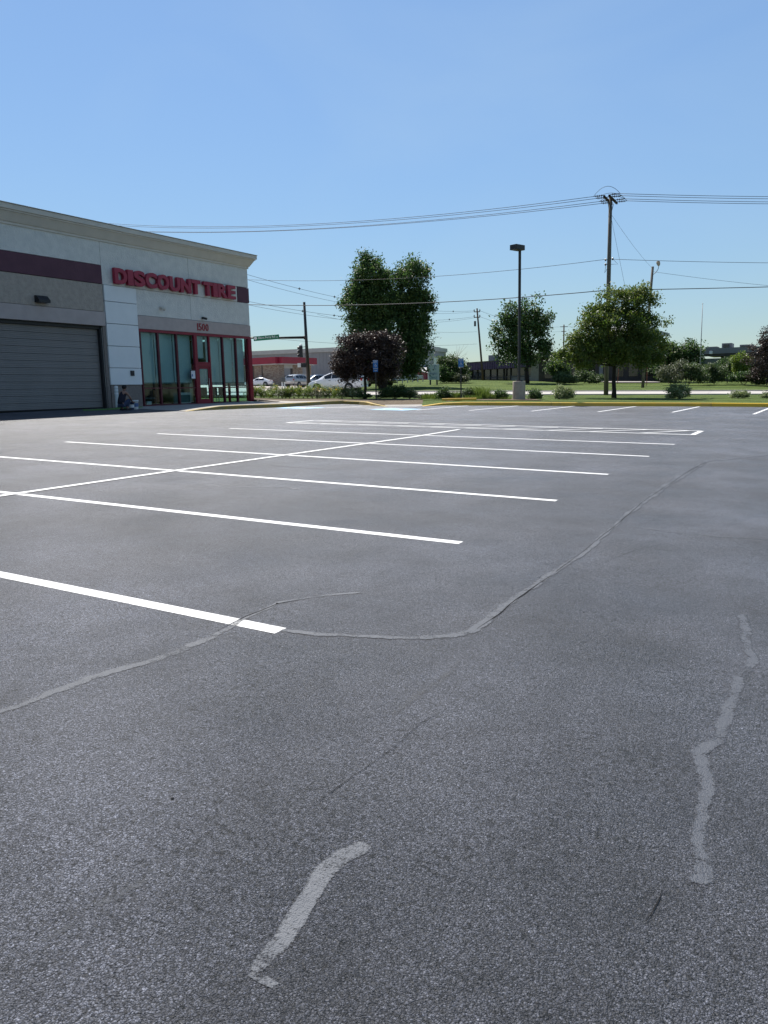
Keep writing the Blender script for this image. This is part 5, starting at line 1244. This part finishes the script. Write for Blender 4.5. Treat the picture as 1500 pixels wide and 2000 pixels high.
def car(kind, name, label, pos, head, paint):
    d = CARS[kind]; fx = _n(np.array(head)*(1,1,0)); fy = np.cross(Z, fx); fx = fx; t = thing(name, label, 'car' if kind != 'van' else 'minivan', pos)
    P = lambda x, y, z: np.array(pos) + fx*(d['L']/2 - x) + fy*y + Z*z
    st = np.array(d['st']); ip = lambda key, x: float(np.interp(x, st, d[key]))
    X = np.unique(np.concatenate([st, np.linspace(0, d['L'], 25)])); V = []; F = []
    def sec(x):
        w_ = d['w']*ip('ww', x); b, be, tp, wt = ip('bot', x), ip('belt', x), ip('top', x), ip('wt', x)*d['w']
        tp = max(tp, be + .02); r = min(.07, (tp-be)*.4)
        half = [(0, b), (w_*.86, b), (w_*.97, b+.12), (w_, (b+be)/2), (w_*.985, be-.06), (w_*.955, be), (wt+.01, tp-r), (wt-.07, tp-.01), (wt*.5, tp+.012), (0, tp+.02)]
        return half
    for x in X:
        h_ = sec(x); full = h_ + [(-y, z) for y, z in reversed(h_[1:-1])]
        for y, z in full: V.append(P(x, y, z))
    n = 18
    for i in range(len(X)-1):
        for k_ in range(n): F.append((i*n+k_, i*n+(k_+1)%n, (i+1)*n+(k_+1)%n, (i+1)*n+k_))
    F.append(tuple(range(n))); F.append(tuple(reversed(range((len(X)-1)*n, len(X)*n))))
    body = MB().add(V, F).build('body', MT[paint], t, True)
    def side(x, tt, sg, off):
        h_ = sec(x); (y0, z0), (y1, z1) = h_[5], h_[6]; return P(x, sg*(y0 + (y1-y0)*tt + off), z0 + (z1-z0)*tt + off*.3)
    for sg in (-1, 1):
        for a, b in d['win']:
            xs = np.linspace(a, b, 6); VV = [side(x, .06, sg, .012) for x in xs] + [side(x, .93, sg, .012) for x in xs]
            MB().add(VV, [(i, i+1, 7+i, 6+i) for i in range(5)]).build('side_window', MT['carglass'], t)
        for a, b in d['win'][:2]:
            MB().obox(P(b - .12, sg*(d['w']+.012), ip('belt', b) - .12), fx, fy, Z, .10, .012, .018, .005).build('door_handle', MT['carblack'], t)
        mx = P(d['win'][0][0] + .12, sg*(d['w'] + .10), ip('belt', d['win'][0][0]) + .08); MB().obox(mx, fx, fy, Z, .07, .10, .07, .03).build('mirror', MT[paint], t)
        for wx in d['wh']:
            c = P(wx, sg*(d['w'] - .10), .335)
            MB().lathe(P(wx, sg*(d['w']-.02), .37), [(.405, 0), (.405, .024), (.0, .024)], 20, fy*sg, False).build('wheel_arch', MT['rubber'], body)
            wl_ = MB().lathe(c, [(.2, -.10), (.30, -.10), (.33, -.06), (.33, .09), (.30, .13), (.2, .13)], 22, fy*sg).build('wheel', MT['rubber'], t, True)
            rm = MB().lathe(c, [(.0, .128), (.06, .14), (.08, .12)], 12, fy*sg, False)
            for k_ in range(5):
                a = 2*math.pi*k_/5; dr = fx*math.cos(a) + Z*math.sin(a); dt = -fx*math.sin(a) + Z*math.cos(a); rm.obox(c + dr*.12 + fy*sg*.135, dr, dt, fy, .09, .028, .012)
            rm.tube([c + (fx*math.cos(a) + Z*math.sin(a))*.205 + fy*sg*.132 for a in np.linspace(0, 2*math.pi, 17)], .018, 5, False); rm.build('rim', MT['steel'], wl_)
        xr = d['L'] - .1; MB().obox(P(xr - .02, sg*d['w']*.82, ip('belt', xr) - .10), _n(fx + fy*sg*.25), _n(fy - fx*sg*.25), Z, .14 if kind != 'van' else .24, .09, .10, .03).build('tail_lamp', MT['taillight'], t)
        MB().obox(P(.20, sg*d['w']*.74, ip('belt', .2) - .06), _n(fx*.6 + fy*sg*.8), _n(fy - fx*sg*.3), Z, .07, .12, .06, .02).build('headlamp', MT['headlamp'], t)
    def span(i0, i1, nm, lo=.08, hi=.92, off=.012):
        xa, xb = st[i0], st[i1]; xs = np.linspace(xa + (xb-xa)*lo, xa + (xb-xa)*hi, 5); VV = []
        for x in xs:
            h_ = sec(x); wt_, tp = h_[7]
            for q in (-.9, -.45, 0, .45, .9): VV.append(P(x, wt_*q, tp + (.02 if abs(q) < .8 else .01)*1. + off) + (fx if nm == 'windscreen' else -fx)*off)
        MB().add(VV, [(i*5+j, i*5+j+1, i*5+j+6, i*5+j+5) for i in range(4) for j in range(4)]).build(nm, MT['carglass'], t)
    span(*d['ws'], 'windscreen'); span(*d['rw'], 'rear_window', .25, .95)
    MB().obox(P(d['L']+.005, 0, .78), fx, fy, Z, .006, .26, .065).build('number_plate', MT['signwhite'], t)
    MB().obox(P(.02, 0, .42), fx, fy, Z, .05, d['w']*.6, .07, .02).build('grille', MT['carblack'], t)
    MB().obox(P(d['L']-.03, 0, .42), fx, fy, Z, .06, d['w']*.82, .08, .03).build('rear_bumper', MT['rubber'] if kind == 'suv' else MT[paint], t)
    if kind == 'suv':
        for sg in (-1, 1): MB().tube([P(1.9, sg*.58, 1.68), P(2.1, sg*.58, 1.73), P(3.6, sg*.58, 1.72), P(3.8, sg*.58, 1.66)], .018, 5).build('roof_rail', MT['steel'], t)
    return t
def cpos(px, v, up=.03): p = gv(px, v); return p + Z*up
car('van', 'minivan', 'white minivan on the street, partly behind the purple tree', cpos(660, 68.5), -RT*.93 + FW*.36, 'carwhite')
car('suv', 'parked_suv', 'silver sport utility car seen from behind at the forecourt', cpos(585, 104), FW*.86 + RT*.5, 'carsilver')
car('sedan', 'white_sedan', 'white sedan on the forecourt beside the shop corner', cpos(506, 134), -RT*.99 + FW*.12, 'carwhite')
car('suv', 'blue_grey_car', 'blue-grey car behind the signal mast in front of the minivan', cpos(616, 110), -RT*.8 - FW*.6, 'carblue')
car('suv', 'parked_car', 'black car parked in the shade of the big tree', cpos(735, 92), RT*.9 - FW*.3, 'carblack')
car('sedan', 'silver_sedan', 'pale car parked beyond the rail fence under the big tree', cpos(795, 128), RT*.95 + FW*.2, 'carsilver')

# ------------------------------------------------------------------ worker painting by the pilaster
MT['skin'] = mat('warm_skin', (.30, .17, .12), (.27, .15, .105), 8, .6)
MT['shirt'] = mat('navy_tank_top', (.012, .013, .024), (.016, .017, .03), 10, .9)
MT['jeans'] = mat('dark_denim', (.03, .045, .09), (.04, .055, .10), 20, .9)
MT['hair'] = mat('black_hair', (.008, .007, .007), (.012, .01, .01), 30, .7)
MT['shoe'] = mat('dark_shoe', (.02, .02, .022), (.03, .03, .03), 10, .8)
def skin_mesh(name, V, E, R, material, parent, sub=2, rootv=0):
    me = bpy.data.meshes.new(name); off = np.array(root_of(parent)['_o']); me.from_pydata((np.array(V) - off).tolist(), E, []); o = bpy.data.objects.new(name, me); COL.objects.link(o)
    md = o.modifiers.new('s', 'SKIN'); sv = me.skin_vertices[0].data
    for i, r in enumerate(R): sv[i].radius = (r, r) if not hasattr(r, '__len__') else r; sv[i].use_root = (i == rootv)
    o.modifiers.new('d', 'SUBSURF').levels = sub; bpy.context.view_layer.update()
    m2 = bpy.data.meshes.new_from_object(o.evaluated_get(bpy.context.evaluated_depsgraph_get())); bpy.data.objects.remove(o); bpy.data.meshes.remove(me)
    m2.name = name; m2.materials.clear(); m2.materials.append(material)
    for p in m2.polygons: p.use_smooth = True
    return link(name, m2, parent)
pw = lot(241.5, 801.5); pw[2] = plane_z(pw[0], pw[1])
PER = thing('person', 'person in a dark sleeveless top and jeans crouching by the pilaster beside a bucket', 'person', pw)
fd = _n(np.array([-.12, 1., 0])); sd = np.cross(fd, Z)     # facing along the wall; sd = right-hand side
Q = lambda f_, s_, z_: pw + fd*f_ + sd*s_ + Z*z_
V = [Q(-.12,0,.26), Q(-.10,0,.42), Q(-.02,0,.60), Q(.07,0,.74), Q(.11,0,.82), Q(.15,0,.93), Q(.165,0,1.02)]; E = [(0,1),(1,2),(2,3),(3,4),(4,5),(5,6)]
R = [(.15,.13), (.145,.12), (.155,.115), (.15,.10), .055, (.085,.10), .075]
def chain(base, pts, rad):
    p = base
    for q, r in zip(pts, rad): V.append(q); R.append(r); E.append((p, len(V)-1)); p = len(V)-1
    return p
for s_ in (-1, 1):
    chain(0, [Q(-.08, s_*.10, .24), Q(.22, s_*.17, .46), Q(.05, s_*.15, .09), Q(.18, s_*.16, .045)], [.095, .075, .05, .04])
    reach = (.42, .14, .34) if s_ > 0 else (.40, .08, .42)
    wv = chain(3, [Q(.06, s_*.19, .73), Q(.20, s_*.24, .52), Q(reach[0], s_*reach[1], reach[2])], [.055, .042, .03])
    hp_ = chain(wv, [Q(reach[0]+.07, s_*reach[1], reach[2]-.01)], [.034])
    for j, (l_, dz) in enumerate(((.06, .012), (.075, .004), (.07, -.006), (.055, -.016))): chain(hp_, [Q(reach[0]+.07+l_*.6, s_*(reach[1]-.02+.016*j), reach[2]+dz*.3), Q(reach[0]+.07+l_, s_*(reach[1]-.02+.016*j), reach[2]+dz-.03)], [.009, .008])
    chain(wv, [Q(reach[0]+.05, s_*(reach[1]-.05), reach[2]-.01), Q(reach[0]+.08, s_*(reach[1]-.06), reach[2]-.03)], [.011, .009])
skin_mesh('body', V, E, R, MT['skin'], PER)
V, E, R = [Q(-.13,0,.24), Q(-.105,0,.42), Q(-.02,0,.60), Q(.06,0,.75), Q(.09,0,.80)], [(0,1),(1,2),(2,3),(3,4)], [(.175,.15), (.17,.145), (.18,.14), (.145,.115), .065]
skin_mesh('tank_top', V, E, R, MT['shirt'], PER)
V, E, R = [Q(-.07,0,.24)], [], [(.13,.12)]
for s_ in (-1, 1): chain(0, [Q(-.06, s_*.10, .24), Q(.22, s_*.17, .465), Q(.06, s_*.15, .13)], [.115, .092, .068])
skin_mesh('jeans', V, E, R, MT['jeans'], PER)
for s_ in (-1, 1): MB().obox(Q(.11, s_*.155, .045), fd, sd, Z, .14, .05, .045, .03).build('shoe', MT['shoe'], PER)
MB().lathe(Q(.14, 0, .965), [(.0, -.06), (.085, -.05), (.102, .0), (.098, .06), (.07, .10), (.0, .115)], 14, _n(Z + fd*.1 - fd*.25), False).build('hair', MT['hair'], PER, True)
for s_ in (-1, 1): MB().lathe(Q(.155, s_*.088, .94), [(.0, 0), (.022, .004), (.02, .014), (.0, .018)], 8, sd*s_, False).build('ear', MT['skin'], PER)
MB().obox(Q(.255, 0, .945), fd, sd, Z, .018, .014, .022, .008).build('nose', MT['skin'], PER)
for s_ in (-1, 1): MB().lathe(Q(.236, s_*.034, .965), [(0, -.008), (.012, 0), (0, .008)], 8, fd, False).build('eye', MT['signwhite'], PER)
# buckets, bollard and the green drop strip
def bucket(px, rw, m, label, r=.15, h=.36):
    b = lot(px, rw); t = thing('paint_bucket', label, 'bucket', b, 'paint buckets')
    MB().lathe(b, [(r*.86, 0), (r*.98, h*.86), (r*1.06, h*.88), (r*1.06, h*.93), (r, h*.94), (r, h), (r*.94, h), (r*.8, .02)], 18, closed=False).build('shell', MT[m], t, True)
    MB().lathe(b + Z*h*.28, [(r*.93, 0), (r*.97, h*.4)], 18, closed=False).build('printed_band', MT['inkblue' if m == 'white' else 'signwhite'], t)
    MB().tube([b + RT*r*math.cos(a)*1.06 + Z*(h*.86 - .16*math.sin(a)) - FW*r*.5*math.sin(a) for a in np.linspace(0, math.pi, 9)], .006, 5).build('handle', MT['steel'], t)
bucket(264, 799.5, 'white', 'white paint bucket with printed band in front of the crouching person', .16, .40)
bucket(256.5, 800.5, 'jeans', 'dark blue bucket between the crouching person and the white bucket', .14, .34)
bo = onx(229, 790, WX + .45); bo[2] = plane_z(bo[0], bo[1])
BO = thing('bollard', 'pale banded bollard between the bay door and the pilaster', 'bollard', bo)
MB().lathe(bo, [(.085, 0), (.085, .96), (.07, 1.0), (.0, 1.02)], 16, closed=False).build('post', MT['blind'], BO, True)
for zz in (.62, .78, .92): MB().lathe(bo + Z*zz, [(.087, 0), (.0885, .01), (.0885, .06), (.087, .07)], 16, closed=False).build('band', MT['signwhite'], BO)
MT['green'] = mat('bright_green_cloth', (.12, .26, .05), (.08, .18, .035), 6, .8, bump=.6, bscale=14, bdist=.03)
g0 = [lot(163, 802.5), lot(190, 801.6), lot(220, 800), lot(236, 797.6), lot(250, 797.4), lot(278, 796.6)]
GC = thing('drop_cloth', 'narrow bright green drop cloth on the ground by the crouching person', 'drop cloth', lot(220, 799.5))
V = []; F = []
for i, p in enumerate(g0):
    wd_ = [.12, .2, .3, .45, .3, .15][i]; t_ = _n(g0[min(i+1, 5)] - g0[max(i-1, 0)]); s_ = np.cross(t_, Z)
    for j in range(5): q = p + s_*wd_*(j/4 - .5); V.append((q[0], q[1], plane_z(q[0], q[1]) + .008 + (.03 + .03*math.sin(i*2.1 + j*1.7) if 0 < j < 4 else 0)))
for i in range(5):
    for j in range(4): a = i*5 + j; F.append((a, a+1, a+6, a+5))
MB().add(V, F).build('cloth', MT['green'], GC, True)
# loose bits on the asphalt
for px, rw, r, lab in ((541, 1179, .008, 'black stone chip beside the sealed crack near the closest line'), (337, 1560, .006, 'small dark stone chip on the open asphalt at lower left'), (1140, 1196, .005, 'tiny dark chip on the asphalt right of the long sealed crack')):
    b = lot(px, rw); t = thing('stone_chip', lab, 'stone', b)
    bm = bmesh.new(); bmesh.ops.create_icosphere(bm, subdivisions=1, radius=r); me = bpy.data.meshes.new('chip')
    for v_ in bm.verts: v_.co = Vector((v_.co.x*rng.uniform(.7, 1.6), v_.co.y*rng.uniform(.7, 1.3), v_.co.z*rng.uniform(.4, .8) + r*.4))
    bm.to_mesh(me); bm.free(); me.materials.append(MT['rubber']); link('chip', me, t)
for o in list(bpy.data.objects):
    if '_o' in o: del o['_o']
